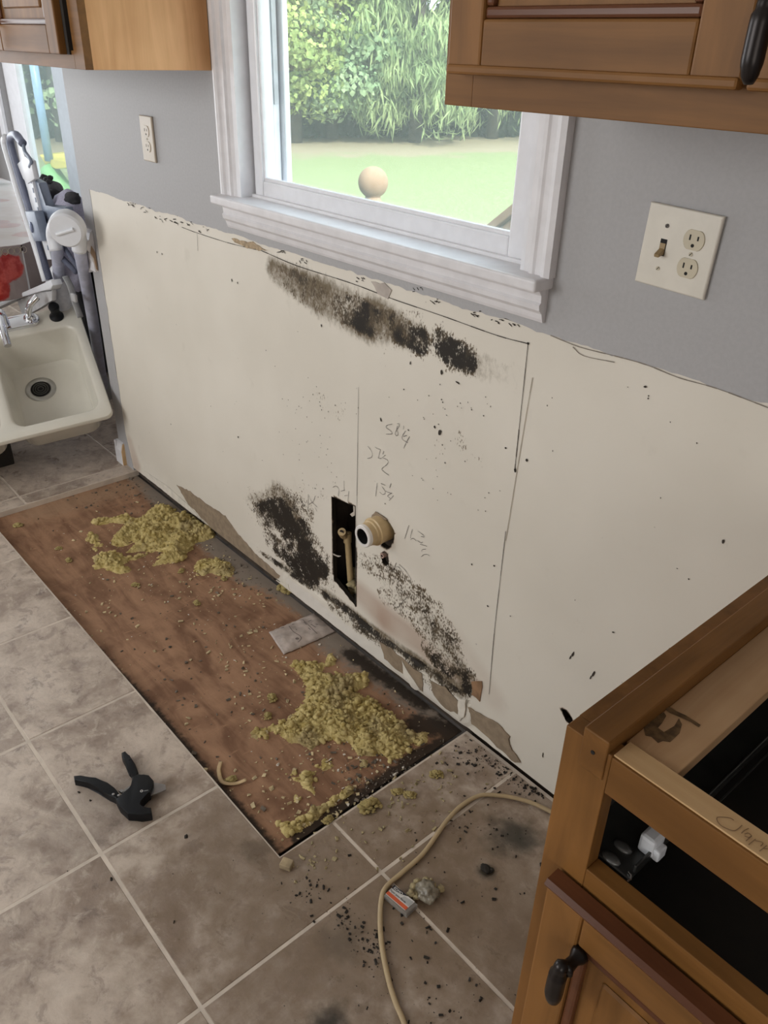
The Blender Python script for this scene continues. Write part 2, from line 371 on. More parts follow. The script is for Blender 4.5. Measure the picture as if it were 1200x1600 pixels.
M['leaf_willow'] = make_leaf('drooping_leaves', (0.20, 0.285, 0.135), (0.36, 0.44, 0.22))
M['leaf_dark'] = make_leaf('shaded_understory', (0.03, 0.042, 0.034), (0.055, 0.07, 0.05))  # near-black leaf colour paints the shade below the canopy
def make_lawn():
    k = NT('lawn_grass'); v = k.coords(); g = k.n('Attribute', attribute_name='dry')
    n = k.noise(v, 1.3, 5); n2 = k.noise(v, 25, 4)
    grass = k.mix(k.maprange(n2, 0.3, 0.7), (0.135, 0.17, 0.075), (0.19, 0.22, 0.11))
    f = k.maprange(k.math('ADD', g.outputs['Fac'], k.math('MULTIPLY', k.math('SUBTRACT', n, 0.5), 1.2)), 0.3, 0.75)
    col = k.mix(f, grass, k.mix(n2, (0.17, 0.145, 0.095), (0.27, 0.235, 0.16)))
    return k.bsdf(col, 0.9, 0, k.bump(n2, 0.5, 0.02), 0.1)
M['lawn'] = make_lawn()
def make_cloth(nm='apple_print_vinyl', amt=1.0):
    k = NT(nm); v = k.coords((1, 1, 1)); vo = k.n('TexVoronoi'); k.set(vo.inputs['Vector'], v); vo.inputs['Scale'].default_value = 6.5
    f = k.maprange(k.math('ADD', vo.outputs['Distance'], k.math('MULTIPLY', k.math('SUBTRACT', k.noise(v, 20, 3), 0.5), 0.25)), 0.40, 0.33)
    base = k.mix(k.noise(v, 8, 4), (0.22, 0.16, 0.14), (0.40, 0.34, 0.32)) if amt > 0.5 else k.mix(k.noise(v, 8, 4), (0.55, 0.48, 0.42), (0.72, 0.70, 0.72))
    red = k.mix(k.maprange(k.noise(v, 28, 4), 0.4, 0.65), (0.32, 0.02, 0.015), (0.52, 0.08, 0.06))
    return k.bsdf(k.mix(k.math('MULTIPLY', f, amt), base, red), 0.22, 0, None, 0.5)
M['tablecloth'] = make_cloth(); M['cloth_top'] = make_cloth('vinyl_top_sheen', 0.22)  # one cloth, two tones: top paled as window sheen, drop darkened as shade
def make_stripes():
    k = NT('striped_cloth'); v = k.coords(); w = k.n('TexWave'); w.bands_direction = 'Z'; k.set(w.inputs['Vector'], v); w.inputs['Scale'].default_value = 26; w.inputs['Distortion'].default_value = 1.5
    w2 = k.n('TexWave'); w2.bands_direction = 'Z'; k.set(w2.inputs['Vector'], v); w2.inputs['Scale'].default_value = 9; w2.inputs['Distortion'].default_value = 1.0
    col = k.mix(w.outputs['Fac'], (0.30, 0.30, 0.33), (0.55, 0.55, 0.56)); col = k.mix(k.maprange(w2.outputs['Fac'], 0.8, 0.95), col, (0.55, 0.33, 0.10))
    return k.bsdf(col, 0.9)
M['stripes'] = make_stripes()

# ------------------------------------------------------------------ setting: shell
XC, YN, XL, XR, YF, HC = -0.578, 0.62, -3.4, 3.6, -3.6, 2.44
WX0, WX1, WZ0, WZ1 = 0.41, 1.305, 1.08, 2.05          # kitchen window rough opening
NX0, NX1, NZ0, NZ1 = -3.04, -2.235, 0.60, 2.0           # dining nook window opening
PX0, PX1, PH = -0.505, 2.75, 1.002                     # bare drywall area
wall_back = empty('wall_back'); tag(wall_back, 'grey painted kitchen wall above the bare cream drywall', 'wall', kind='structure')
# grey painted drywall with a ragged lower edge where the backsplash was pulled off
top_edge = []
x = PX1
while x > PX0:
    top_edge.append((x, PH+0.006*mnoise.noise(Vector((x*9, 0, 0)))+0.004*mnoise.noise(Vector((x*45, 3, 0))))); x -= 0.012
left_edge = [(PX0+0.006*mnoise.noise(Vector((z*14, 7, 0)))+(0.03*max(0, (0.14-z)/0.14)), z) for z in np.linspace(PH, 0.0, 60)]
loop1 = [(XC, 0.0), (XC, HC), (WX0, HC), (WX0, WZ0)]
mb = MB()
def slab(mb, pts, y0, y1): mb.prism([(p[0], y0, p[1]) for p in pts], (0, y1-y0, 0))
te_l = [p for p in top_edge if p[0] < WX0]; te_m = [p for p in top_edge if WX0 <= p[0] <= WX1]; te_r = [p for p in top_edge if p[0] > WX1]
zc = lambda xx: PH+0.006*mnoise.noise(Vector((xx*9, 0, 0)))+0.004*mnoise.noise(Vector((xx*45, 3, 0)))
slab(mb, [(XC, 0), (XC, HC), (WX0, HC), (WX0, zc(WX0))]+te_l+[(PX0, PH)]+left_edge[1:], 0, 0.0127)
slab(mb, [(WX0, zc(WX0)), (WX0, WZ0), (WX1, WZ0), (WX1, zc(WX1))]+te_m, 0, 0.0127)
slab(mb, [(WX1, zc(WX1)), (WX1, HC), (XR, HC), (XR, 0), (PX1, 0), (PX1, zc(PX1))]+te_r, 0, 0.0127)
slab(mb, [(WX0, WZ1), (WX0, HC), (WX1, HC), (WX1, WZ1)], 0, 0.0127)
mb.build('painted_drywall', M['grey_paint'], wall_back)
mb = MB()
for a, b in [((XC+0.10, 0.10, -0.02), (WX0, 0.12, HC)), ((WX1, 0.10, -0.02), (XR, 0.12, HC)), ((WX0, 0.10, -0.02), (WX1, 0.12, WZ0)), ((WX0, 0.10, WZ1), (WX1, 0.12, HC)),
             ((0.66, 0.0135, 0.0), (0.70, 0.10, 1.05)), ((1.07, 0.0135, 0.0), (1.11, 0.10, 1.05)), ((PX0, 0.0135, -0.02), (2.7, 0.10, 0.004))]: mb.box(a, b)
mb.build('stud_framing', M['sheathing'], wall_back)

# bare drywall: dense grid so the stains can live on the surface, thick, with the plumber's holes cut through
gx = np.arange(PX0, PX1+0.004, 0.0085); gz = np.arange(0.010, PH+0.004, 0.0085)
nx, nz = len(gx), len(gz)
GX, GZ = np.meshgrid(gx, gz, indexing='ij')
def capsule(pts, soft=1.0):
    """pts in photo pixels on the wall with radius in metres -> 0..1 density field over the grid"""
    D = np.zeros_like(GX)
    for (a, b) in zip(pts, pts[1:]):
        A = on_wall(a[0], a[1]); Bp = on_wall(b[0], b[1]); ax, az, bx, bz = A[0], A[2], Bp[0], Bp[2]
        dx, dz = bx-ax, bz-az; L = dx*dx+dz*dz+1e-9
        t = np.clip(((GX-ax)*dx+(GZ-az)*dz)/L, 0, 1); d = np.hypot(GX-ax-t*dx, GZ-az-t*dz)
        r = a[2]+(b[2]-a[2])*t; s = a[3]+(b[3]-a[3])*t
        u = np.clip(1-d/r, 0, 1); D = np.maximum(D, s*np.clip(u*2.2*soft, 0, 1))
    return D
def vnoise(sc, seed):
    out = np.zeros_like(GX)
    for i in range(nx):
        for j in range(nz): out[i, j] = mnoise.noise(Vector((GX[i, j]*sc, GZ[i, j]*sc, seed)))
    return out
N1 = vnoise(14, 1.3); N2 = vnoise(45, 5.1)
mold = np.zeros_like(GX); tint = np.zeros_like(GX); smear = np.zeros_like(GX); bare = np.zeros_like(GX)
# mould streak under the window stool
for c in [[(428, 424, .035, .45), (460, 444, .055, .58), (500, 465, .055, .60)], [(530, 480, .05, .82), (560, 490, .06, .92), (590, 507, .05, .70)], [(590, 505, .05, .6), (625, 515, .055, .68), (655, 532, .045, .95), (650, 500, .03, .6)],
          [(690, 535, .045, .75), (705, 550, .05, .95), (728, 562, .045, .75)]]: mold = np.maximum(mold, capsule(c))
for c in [[(428, 423, .05, .75), (500, 465, .07, .95), (580, 498, .075, .95), (655, 528, .045, .8)], [(700, 545, .045, .6), (725, 560, .045, .55), (790, 590, .04, .25)]]: smear = np.maximum(smear, capsule(c, .8))
# big black bloom left of the slot
for c in [[(400, 785, .04, .5), (440, 775, .05, .55), (480, 800, .05, .55)], [(400, 795, .085, .42), (450, 825, .095, .47), (500, 890, .07, .50), (515, 915, .04, .5)], [(405, 805, .06, .66), (440, 805, .085, 1.0), (462, 850, .085, .95), (500, 885, .06, .85)], [(420, 840, .05, .72), (450, 870, .05, .85), (490, 905, .04, .95)], [(475, 830, .06, .72), (505, 870, .04, .66)]]: mold = np.maximum(mold, capsule(c))
smear = np.maximum(smear, capsule([(390, 790, .06, .4), (440, 790, .10, .65), (470, 850, .10, .65), (500, 890, .06, .5)], .8))
# speckled arc right of the slot
for c in [[(570, 880, .045, .50), (600, 890, .05, .57), (640, 920, .055, .60), (680, 960, .058, .64), (705, 1000, .05, .68), (715, 1040, .045, .70)], [(600, 930, .04, .45), (650, 960, .06, .53), (690, 1015, .06, .58)], [(665, 1010, .03, .62), (685, 1035, .04, .95), (700, 1050, .03, .8)], [(735, 1055, .03, .85), (730, 1075, .03, .9), (742, 1080, .02, .8)]]: mold = np.maximum(mold, capsule(c))
smear = np.maximum(smear, capsule([(600, 900, .05, .25), (660, 950, .08, .42), (700, 1020, .07, .55), (735, 1070, .05, .7)], .8))
tint = np.maximum(tint, capsule([(565, 930, .05, .45), (600, 965, .06, .6), (650, 1000, .05, .5), (690, 1040, .04, .5), (745, 1070, .03, .5)], .8))
tint = np.maximum(tint, capsule([(203, 690, .03, .35), (212, 725, .05, .5)], .8)); tint = np.maximum(tint, capsule([(700, 985, .05, .12), (770, 1090, .05, .2)], .7))
# crease where the old baseboard ended
for c in [[(405, 862, .014, .65), (470, 905, .017, .86), (540, 950, .018, .9), (600, 1000, .014, .72), (660, 1040, .016, .72), (730, 1090, .015, .66)]]: mold = np.maximum(mold, capsule(c))
smear = np.maximum(smear, capsule([(440, 885, .022, .6), (520, 935, .025, .75), (600, 995, .02, .7), (720, 1080, .03, .7)], 1))
for c in [[(520, 945, .03, .62), (560, 975, .035, .66), (600, 1005, .03, .5)], [(640, 1035, .03, .62), (700, 1085, .04, .68)]]: mold = np.maximum(mold, capsule(c))
bare = np.maximum(bare, capsule([(455, 912, .022, .9), (500, 950, .03, .95), (560, 1000, .03, .95), (620, 1030, .03, .9), (650, 1060, .025, .6), (700, 1100, .025, .5)], 1.4))
smear = np.maximum(smear, capsule([(300, 800, .012, .5), (420, 905, .016, .7)], 1))
# little groups of specks and dull smudges
for (px, py, r, s) in [(500, 625, .04, .34), (530, 645, .035, .34), (365, 555, .03, .2), (600, 560, .03, .3), (685, 700, .03, .34), (720, 690, .035, .3), (745, 715, .03, .32), (770, 735, .02, .3), (470, 760, .035, .3), (900, 985, .03, .0), (505, 770, .03, .34)]:
    mold = np.maximum(mold, capsule([(px, py, r, s), (px+1, py+1, r, s)], .8))
for (px, py, r, s) in [(905, 980, .03, .25), (330, 410, .025, .15), (1130, 845, .02, .25), (800, 590, .05, .22)]: smear = np.maximum(smear, capsule([(px, py, r, s), (px+1, py+1, r, s)], .8))
mold = np.clip(mold*(1+0.45*N1+0.35*N2)*0.90, 0, 1); smear = np.clip(smear*(1.0+0.5*N1), 0, 1)*0.9; tint = np.clip(tint*(0.9+0.4*N1), 0, 1)
bulge = capsule([(455, 915, .045, 1), (560, 990, .05, 1), (650, 1055, .05, 1), (720, 1110, .045, 1)], 1.0)
bm = bmesh.new()
def grid_y(i, j): return 0.0009-0.0055*min(1, bulge[i, j]*1.5)*(1 if GZ[i, j] < 0.085 else max(0, 1-(GZ[i, j]-0.085)/0.012))-0.0012*N2[i, j]*(1 if GZ[i, j] < 0.09 and GX[i, j] < 1.4 else 0.1)
fv = [[bm.verts.new((GX[i, j], grid_y(i, j), GZ[i, j])) for j in range(nz)] for i in range(nx)]
bv = [[None]*nz for _ in range(nx)]
per = [(i, 0) for i in range(nx)]+[(nx-1, j) for j in range(1, nz)]+[(i, nz-1) for i in range(nx-2, -1, -1)]+[(0, j) for j in range(nz-2, 0, -1)]
for i in range(nx-1):
    for j in range(nz-1): bm.faces.new((fv[i][j], fv[i+1][j], fv[i+1][j+1], fv[i][j+1]))
back = [bm.verts.new((GX[i, j], 0.013, GZ[i, j])) for (i, j) in per]
for k in range(len(per)):
    a, b = per[k], per[(k+1) % len(per)]; bm.faces.new((fv[b[0]][b[1]], fv[a[0]][a[1]], back[k], back[(k+1) % len(per)]))
cb = bm.verts.new((PX1*0.5+PX0*0.5, 0.013, 0.5))
bm.faces.new(back[::-1]) if False else [bm.faces.new((back[(k+1) % len(per)], back[k], cb)) for k in range(len(per))]
me = bpy.data.meshes.new('bare_drywall'); bm.verts.index_update(); order = [v.index for v in bm.verts]
bm.to_mesh(me); bm.free()
nv = len(me.vertices); colr = np.zeros((nv, 4)); colr[:, 3] = 1; br = np.zeros(nv); k0 = nx*nz
colr[:k0, 0] = mold.reshape(-1); colr[:k0, 1] = tint.reshape(-1); colr[:k0, 2] = smear.reshape(-1); br[:k0] = bare.reshape(-1)
me.attributes.new('stain', 'FLOAT_COLOR', 'POINT').data.foreach_set('color', colr.reshape(-1)); me.attributes.new('bare', 'FLOAT', 'POINT').data.foreach_set('value', br)
me.materials.append(M['drywall'])
for p in me.polygons: p.use_smooth = False
dry = bpy.data.objects.new('bare_drywall', me); COL.objects.link(dry); dry.parent = wall_back
dry['label'] = 'bare cream drywall with black mould and pencil marks'
# hole cutters
def cutter(pts):
    m = MB(); m.prism([(p[0], -0.05, p[2]) for p in pts], (0, 0.12, 0)); o = m.build('hole_cutter', None); return o
slot = [wp(518, 776), wp(555, 792), wp(556, 948), wp(521, 905)]
DX, DZ = 0.968, 0.365
mouth = wp(567, 838, -0.058); DX, DZ = mouth.x, mouth.z
h1 = [Vector((DX+0.004+0.041*math.cos(a)*(1+0.12*math.sin(3*a)), 0, DZ-0.006+0.044*math.sin(a)*(1+0.10*math.cos(2*a+1)))) for a in np.linspace(0, 2*math.pi, 22, endpoint=False)]
sm = wp(601, 873)
h2 = [Vector((sm.x+0.013*math.cos(a), 0, sm.z+0.019*math.sin(a))) for a in np.linspace(0, 2*math.pi, 14, endpoint=False)]
st = wp(884, 1119)
h3 = [Vector((st.x+dx, 0, st.z+dz)) for dx, dz in [(-.013, .009), (-.004, .013), (.012, .006), (.02, -.006), (.016, -.014), (.0, -.010)]]
cuts = []
for h in (slot, h1, h2, h3):
    co = cutter(h); md = dry.modifiers.new('hole', 'BOOLEAN'); md.operation = 'DIFFERENCE'; md.solver = 'EXACT'; md.object = co; cuts.append(co)
dg = bpy.context.evaluated_depsgraph_get(); newme = bpy.data.meshes.new_from_object(dry.evaluated_get(dg), preserve_all_data_layers=True, depsgraph=dg)
dry.modifiers.clear(); dry.data = newme; newme.name = 'bare_drywall'
for co in cuts: bpy.data.objects.remove(co, do_unlink=True)

# torn paper, gypsum flakes
def poly_patch(name, px, mat, parent=wall_back, y=-0.0068, th=0.0012, jag=0.003):
    pts = [wp(a, b) for a, b in px]; out = []
    for a, b in zip(pts, pts[1:]+pts[:1]):
        n = max(1, int((b-a).length/0.012))
        for i in range(n):
            p = a.lerp(b, i/n); out.append((p.x+jag*random.uniform(-1, 1), y, max(0.011, p.z+jag*random.uniform(-1, 1))))
    return MB().prism(out, (0, th, 0)).build(name, mat, parent)
poly_patch('torn_paper', [(276, 757), (297, 768), (330, 792), (352, 806), (372, 835), (402, 868), (438, 900), (430, 908), (396, 889), (352, 850), (318, 812), (292, 785)], M['paper_torn'], y=-0.0005)
poly_patch('torn_paper', [(597, 1003), (614, 1012), (640, 1035), (662, 1052), (664, 1080), (650, 1068), (632, 1052), (604, 1028)], M['paper_torn'])
poly_patch('torn_paper', [(676, 1063), (698, 1072), (722, 1098), (724, 1116), (700, 1106), (680, 1085)], M['paper_torn'])
poly_patch('torn_paper', [(730, 1104), (756, 1118), (778, 1128), (797, 1150), (796, 1163), (815, 1190), (806, 1192), (772, 1160), (738, 1130)], M['paper_torn'], y=-0.0030, th=0.003)
poly_patch('damp_flap', [(737, 1064), (754, 1064), (751, 1095), (738, 1085)], plain('damp_paper', (0.26, 0.15, 0.08), 0.8, var=0.25), y=-0.002, th=0.002)
poly_patch('gypsum_flake', [(720, 1090), (731, 1092), (730, 1118), (722, 1124), (719, 1108)], M['gypsum'], y=-0.009, th=0.003)
poly_patch('gypsum_flake', [(632, 1030), (642, 1050), (660, 1075), (652, 1078), (634, 1052)], M['gypsum'], y=-0.0085, th=0.001, jag=0.002)
poly_patch('gypsum_flake', [(430, 905), (452, 912), (456, 925), (445, 922), (433, 912)], M['gypsum'], y=-0.006, th=0.003, jag=0.002)
poly_patch('peeled_paper', [(580, 440), (600, 442), (612, 452), (606, 466), (590, 458)], plain('grey_peel', (0.42, 0.37, 0.33), 0.8), y=-0.0010, th=0.001, jag=0.002)
poly_patch('peeled_paper', [(362, 372), (395, 378), (420, 392), (400, 391), (372, 382)], plain('brown_peel', (0.36, 0.27, 0.17), 0.8, var=0.3, scale=90), y=-0.0010, th=0.001, jag=0.003)
# white skirting edge under the first torn strip
poly_patch('gypsum_flake', [(225, 735), (262, 760), (296, 790), (310, 806), (300, 804), (262, 772)], M['gypsum'], y=-0.0012, th=0.001, jag=0.001)

# pencil marks and knife cuts as thin ribbons lying on the surface
def strokes(name, lists, w, mat, y=-0.0006, lab=None):
    m = MB()
    for pl in lists:
        P = [wp(a, b, y) for a, b in pl]
        if len(P) > 2: P = catmull(P, 4)
        for a, b in zip(P, P[1:]):
            d = (b-a); L = d.length
            if L < 1e-6: continue
            d /= L; n = Vector((-d.z, 0, d.x))*w*random.uniform(0.35, 0.65)
            m.face([a-n, b-n, b+n, a+n])
    o = m.build(name, mat, wall_back); o['kind'] = 'stuff'
    if lab: o['label'] = lab
    return o
def cz(x0, y0, s, lists): return [[(x0+a/s, y0+b/s) for a, b in l] for l in lists]
S = []
S += cz(560, 640, 8.571, [[(450, 195), (385, 210), (370, 240), (430, 285), (448, 325), (370, 328)], [(515, 190), (545, 192), (540, 230), (500, 290), (490, 330), (515, 350), (530, 320), (512, 270), (520, 215)], [(608, 215), (600, 265)], [(630, 285), (585, 360), (595, 405), (660, 445)], [(650, 345), (600, 360)], [(685, 360), (640, 440), (605, 520)],
     [(125, 490), (172, 555), (187, 610), (165, 645), (120, 655)], [(220, 500), (250, 520), (295, 535)], [(295, 535), (265, 650)], [(340, 555), (325, 600)], [(360, 610), (300, 655), (262, 645)], [(330, 650), (380, 670), (398, 700), (375, 740), (315, 790), (335, 830), (410, 880)],
     [(250, 985), (230, 1160)], [(300, 990), (360, 1015)], [(315, 1030), (355, 1095), (352, 1128), (320, 1135), (285, 1105)], [(437, 990), (415, 1050)], [(360, 1090), (400, 1110), (445, 1120)], [(445, 1120), (390, 1155), (425, 1190)], [(470, 1150), (410, 1220)]])
S += cz(630, 800, 7.059, [[(62, 145), (15, 295)], [(100, 190), (82, 260), (80, 290)], [(80, 305), (110, 290), (145, 320)], [(160, 210), (215, 250), (232, 275), (195, 270)], [(155, 315), (195, 340), (215, 330)], [(185, 355), (262, 378)], [(205, 440), (207, 418), (250, 410)], [(198, 495), (230, 470), (265, 470), (288, 485)]])
S += cz(450, 720, 6.316, [[(200, 330), (195, 500)], [(205, 345), (240, 410), (270, 345)], [(205, 430), (240, 415), (285, 455)], [(265, 460), (285, 500)], [(440, 265), (470, 250), (500, 280), (495, 350)], [(552, 195), (552, 290)], [(520, 300), (560, 290)], [(555, 345), (590, 340)], [(600, 300), (590, 400)]])
S += cz(500, 740, 6.0, [[(640, 905), (680, 905), (715, 835)], [(700, 870), (745, 885), (800, 980), (850, 1035)], [(740, 850), (800, 910), (850, 985)], [(850, 985), (845, 1035)], [(725, 1260), (820, 1150)]])
strokes('pencil_numbers', S, 0.0011, M['pencil'], lab='pencilled measurements 58 1/4, 57 1/2, 15 1/4')
strokes('pencil_line', [[(560, 605), (557.5, 775), (555, 945)]], 0.0012, M['pencil'])
strokes('pencil_line', [[(832, 590), (815, 690), (790, 845)]], 0.0016, plain('faint_seam', (0.40, 0.35, 0.28), 0.8))
strokes('pencil_line', [[(790, 830), (782, 900), (772, 990), (764, 1085)]], 0.0014, M['pencil'])
strokes('knife_cut', [[(284, 355), (305, 363), (355, 379), (400, 390), (409, 392), (463, 415), (547, 442), (613, 467), (692, 494), (776, 524), (825, 537)], [(825, 537), (817, 613), (809, 688), (804, 736)], [(308, 365), (309, 392)]], 0.0015, M['cut'])
strokes('torn_line', [[(860, 524), (905, 542), (960, 556), (1010, 570), (1060, 590), (1120, 607), (1200, 637)], [(895, 542), (912, 556), (960, 566)]], 0.0016, plain('shadowed_tear', (0.22, 0.19, 0.155), 0.8))
jagged = []
for (x0, y0, n) in [(205, 320, 8), (225, 328, 6), (250, 340, 8), (268, 346, 6), (290, 350, 6), (318, 358, 5), (440, 392, 6), (470, 408, 6), (560, 436, 5), (650, 452, 6), (680, 470, 7), (740, 490, 8), (775, 502, 6), (800, 508, 5)]:
    for q in range(n):
        a = (x0+random.uniform(-9, 9), y0+random.uniform(-4, 4)); jagged.append([a, (a[0]+random.uniform(1, 5), a[1]+random.uniform(-1, 5))])
strokes('torn_fleck', jagged, 0.0018, M['cut'])
# scuffs and nail marks
mb = MB()
def scuff(px, py, a, b, ang=0.0):
    c = wp(px, py, -0.0006); n = 9
    mb.face([(c.x+a*math.cos(t)*math.cos(ang)-b*math.sin(t)*math.sin(ang)+random.uniform(-.3, .3)*min(a, b), c.y, c.z+a*math.cos(t)*math.sin(ang)+b*math.sin(t)*math.cos(ang)+random.uniform(-.3, .3)*min(a, b)) for t in np.linspace(0, 2*math.pi, n, endpoint=False)])
for px, py, a, b, g in [(687, 676, .007, .004, 1.0), (679, 667, .003, .003, 0), (595, 656, .003, .005, .4), (638, 672, .0018, .0018, 0), (685, 663, .0015, .0015, 0), (1008, 604, .0035, .002, .4), (895, 1022, .002, .008, -.2), (891, 1027, .0015, .006, -.2), (927, 1053, .002, .008, -.2), (923, 1058, .0015, .006, -.2), (848, 1180, .0015, .007, .1), (372, 683, .003, .003, 0), (267, 663, .002, .003, 0),
                       (502, 509, .002, .004, 0), (362, 438, .002, .004, 0), (371, 442, .002, .003, 0), (245, 394, .002, .003, 0), (253, 397, .002, .003, 0), (641, 567, .002, .004, 0), (690, 582, .003, .005, 0), (715, 598, .006, .002, -.2), (737, 882, .002, .002, 0), (762, 947, .003, .002, 0), (805, 735, .003, .004, 0), (772, 884, .002, .002, 0), (958, 988, .003, .0015, .4), (1047, 1014, .002, .002, 0), (825, 537, .0025, .0025, 0), (790, 700, .002, .002, 0),
                       (823, 719, .003, .003, 0), (1130, 846, .002, .004, 0), (1076, 905, .0015, .0015, 0)]: scuff(px, py, a, b, g)
r2 = random.Random(5)
for _ in range(150):
    px = r2.choice([r2.gauss(505, 22), r2.gauss(700, 40), r2.uniform(160, 1180), r2.gauss(480, 30)]); py = {0: 630, 1: 700, 2: r2.uniform(330, 1000), 3: 760}[r2.randrange(4)]+r2.gauss(0, 16)
    w_ = on_wall(px, py)
    if 0.16 < w_[2] < 0.97 and -0.48 < w_[0] < 1.88 and not (0.72 < w_[0] < 1.03 and w_[2] < 0.46): scuff(px, py, r2.uniform(.0007, .0018), r2.uniform(.0007, .0018))
o = mb.build('nail_marks', M['cut'], wall_back); o['kind'] = 'stuff'

# other walls, ceiling
w = MB().box((XC, 0.0128, -0.02), (XC+0.10, YN, HC)).build('wall_nook_side', M['grey_paint']); tag(w, 'grey return wall between kitchen wall and dining nook', 'wall', kind='structure')
mb = MB()
for a, b in [((XL, YN, -0.02), (NX0, YN+0.12, HC)), ((NX1, YN, -0.02), (XC+0.10, YN+0.12, HC)), ((NX0, YN, -0.02), (NX1, YN+0.12, NZ0)), ((NX0, YN, NZ1), (NX1, YN+0.12, HC))]: mb.box(a, b)
w = mb.build('wall_nook_back', M['grey_paint']); tag(w, 'grey back wall of the dining nook around its window', 'wall', kind='structure')
for nm, a, b, lab in [('wall_left', (XL-0.12, YF, -0.02), (XL, YN+0.12, HC), 'grey wall at the far dining end of the room'), ('wall_right', (XR, YF, -0.02), (XR+0.12, 0.12, HC), 'grey wall at the right end of the kitchen'), ('wall_front', (XL, YF-0.12, -0.02), (XR, YF, HC), 'grey wall behind the camera')]:
    w = MB().box(a, b).build(nm, M['grey_paint']); tag(w, lab, 'wall', kind='structure')
w = MB().box((XL-0.12, YF-0.12, HC), (XR+0.12, 0.12, HC+0.1)).box((XL-0.12, 0.12, HC), (XC+0.10, YN+0.12, HC+0.1)).build('ceiling', M['ceiling']); tag(w, 'white flat ceiling over the kitchen', 'ceiling', kind='structure')

# ------------------------------------------------------------------ floor: grout bed, tiles, opened patch
FX0, FX1, FY0 = -0.468, 1.286, -0.548          # opened patch
SUBZ = -0.020
floor = empty('floor'); tag(floor, 'beige stone-look tile floor opened down to the subfloor along the wall', 'floor', kind='structure')
mb = MB(); zb = -0.0008
mb.box((XL, YF, SUBZ), (FX0+0.004, YN, zb)); mb.box((FX0+0.004, YF, SUBZ), (FX1-0.004, FY0+0.004, zb)); mb.box((FX1-0.004, YF, SUBZ), (XR, 0.0, zb))
mb.build('grout_bed', M['grout'], floor)
MB().box((XL, YF, SUBZ-0.10), (XR, YN, SUBZ-0.05)).build('floor_slab', M['sheathing'], floor)
def clip(poly, axis, val, keep_less):
    out = []
    for a, b in zip(poly, poly[1:]+poly[:1]):
        ia = (a[axis] <= val) if keep_less else (a[axis] >= val); ib = (b[axis] <= val) if keep_less else (b[axis] >= val)
        if ia: out.append(a)
        if ia != ib:
            t = (val-a[axis])/(b[axis]-a[axis]); out.append((a[0]+t*(b[0]-a[0]), a[1]+t*(b[1]-a[1])))
    return out
TP = 0.3956; g = 0.0033
xs = [0.2545+TP*k for k in range(-9, 9)]; ys = [-0.4103+0.4054*k for k in range(-8, 3)]
def add_tile(poly, ragged=()):
    tz = random.uniform(-0.0005, 0.0005)
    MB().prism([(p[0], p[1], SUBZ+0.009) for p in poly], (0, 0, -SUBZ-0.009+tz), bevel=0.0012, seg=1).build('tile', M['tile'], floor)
for xa in xs:
    for ya in ys:
        a, b, c, d = xa+g, xa+TP-g, ya+g, ya+0.4054-g
        a = max(a, XL); b = min(b, XR); c = max(c, YF)
        lim = (YN if b < XC+0.02 else -0.003); 
        if a < XC < b and ya > -0.1: b = XC-0.002; lim = YN
        d = min(d, lim)
        if b-a < 0.01 or d-c < 0.012: continue
        # keep what lies outside the opened patch
        if b <= FX0 or a >= FX1 or d <= FY0: add_tile([(a, c), (b, c), (b, d), (a, d)]); continue
        lo_out = c < FY0; l_out = a < FX0; r_out = b > FX1
        if lo_out and r_out: add_tile([(a, c), (b, c), (b, d), (FX1, d), (FX1, FY0), (a, FY0)])
        elif lo_out and l_out: add_tile([(a, c), (b, c), (b, FY0), (FX0, FY0), (FX0, d), (a, d)])
        elif lo_out:
            top = [(b, FY0)]
            nseg = 10
            for q in range(1, nseg): top.append((b+(a-b)*q/nseg, FY0+random.uniform(-0.003, 0.002)))
            add_tile([(a, c), (b, c)]+top+[(a, FY0)])
        elif l_out: add_tile([(a, c), (FX0, c), (FX0, d), (a, d)])
        elif r_out: add_tile([(FX1, c), (b, c), (b, d), (FX1, d)])
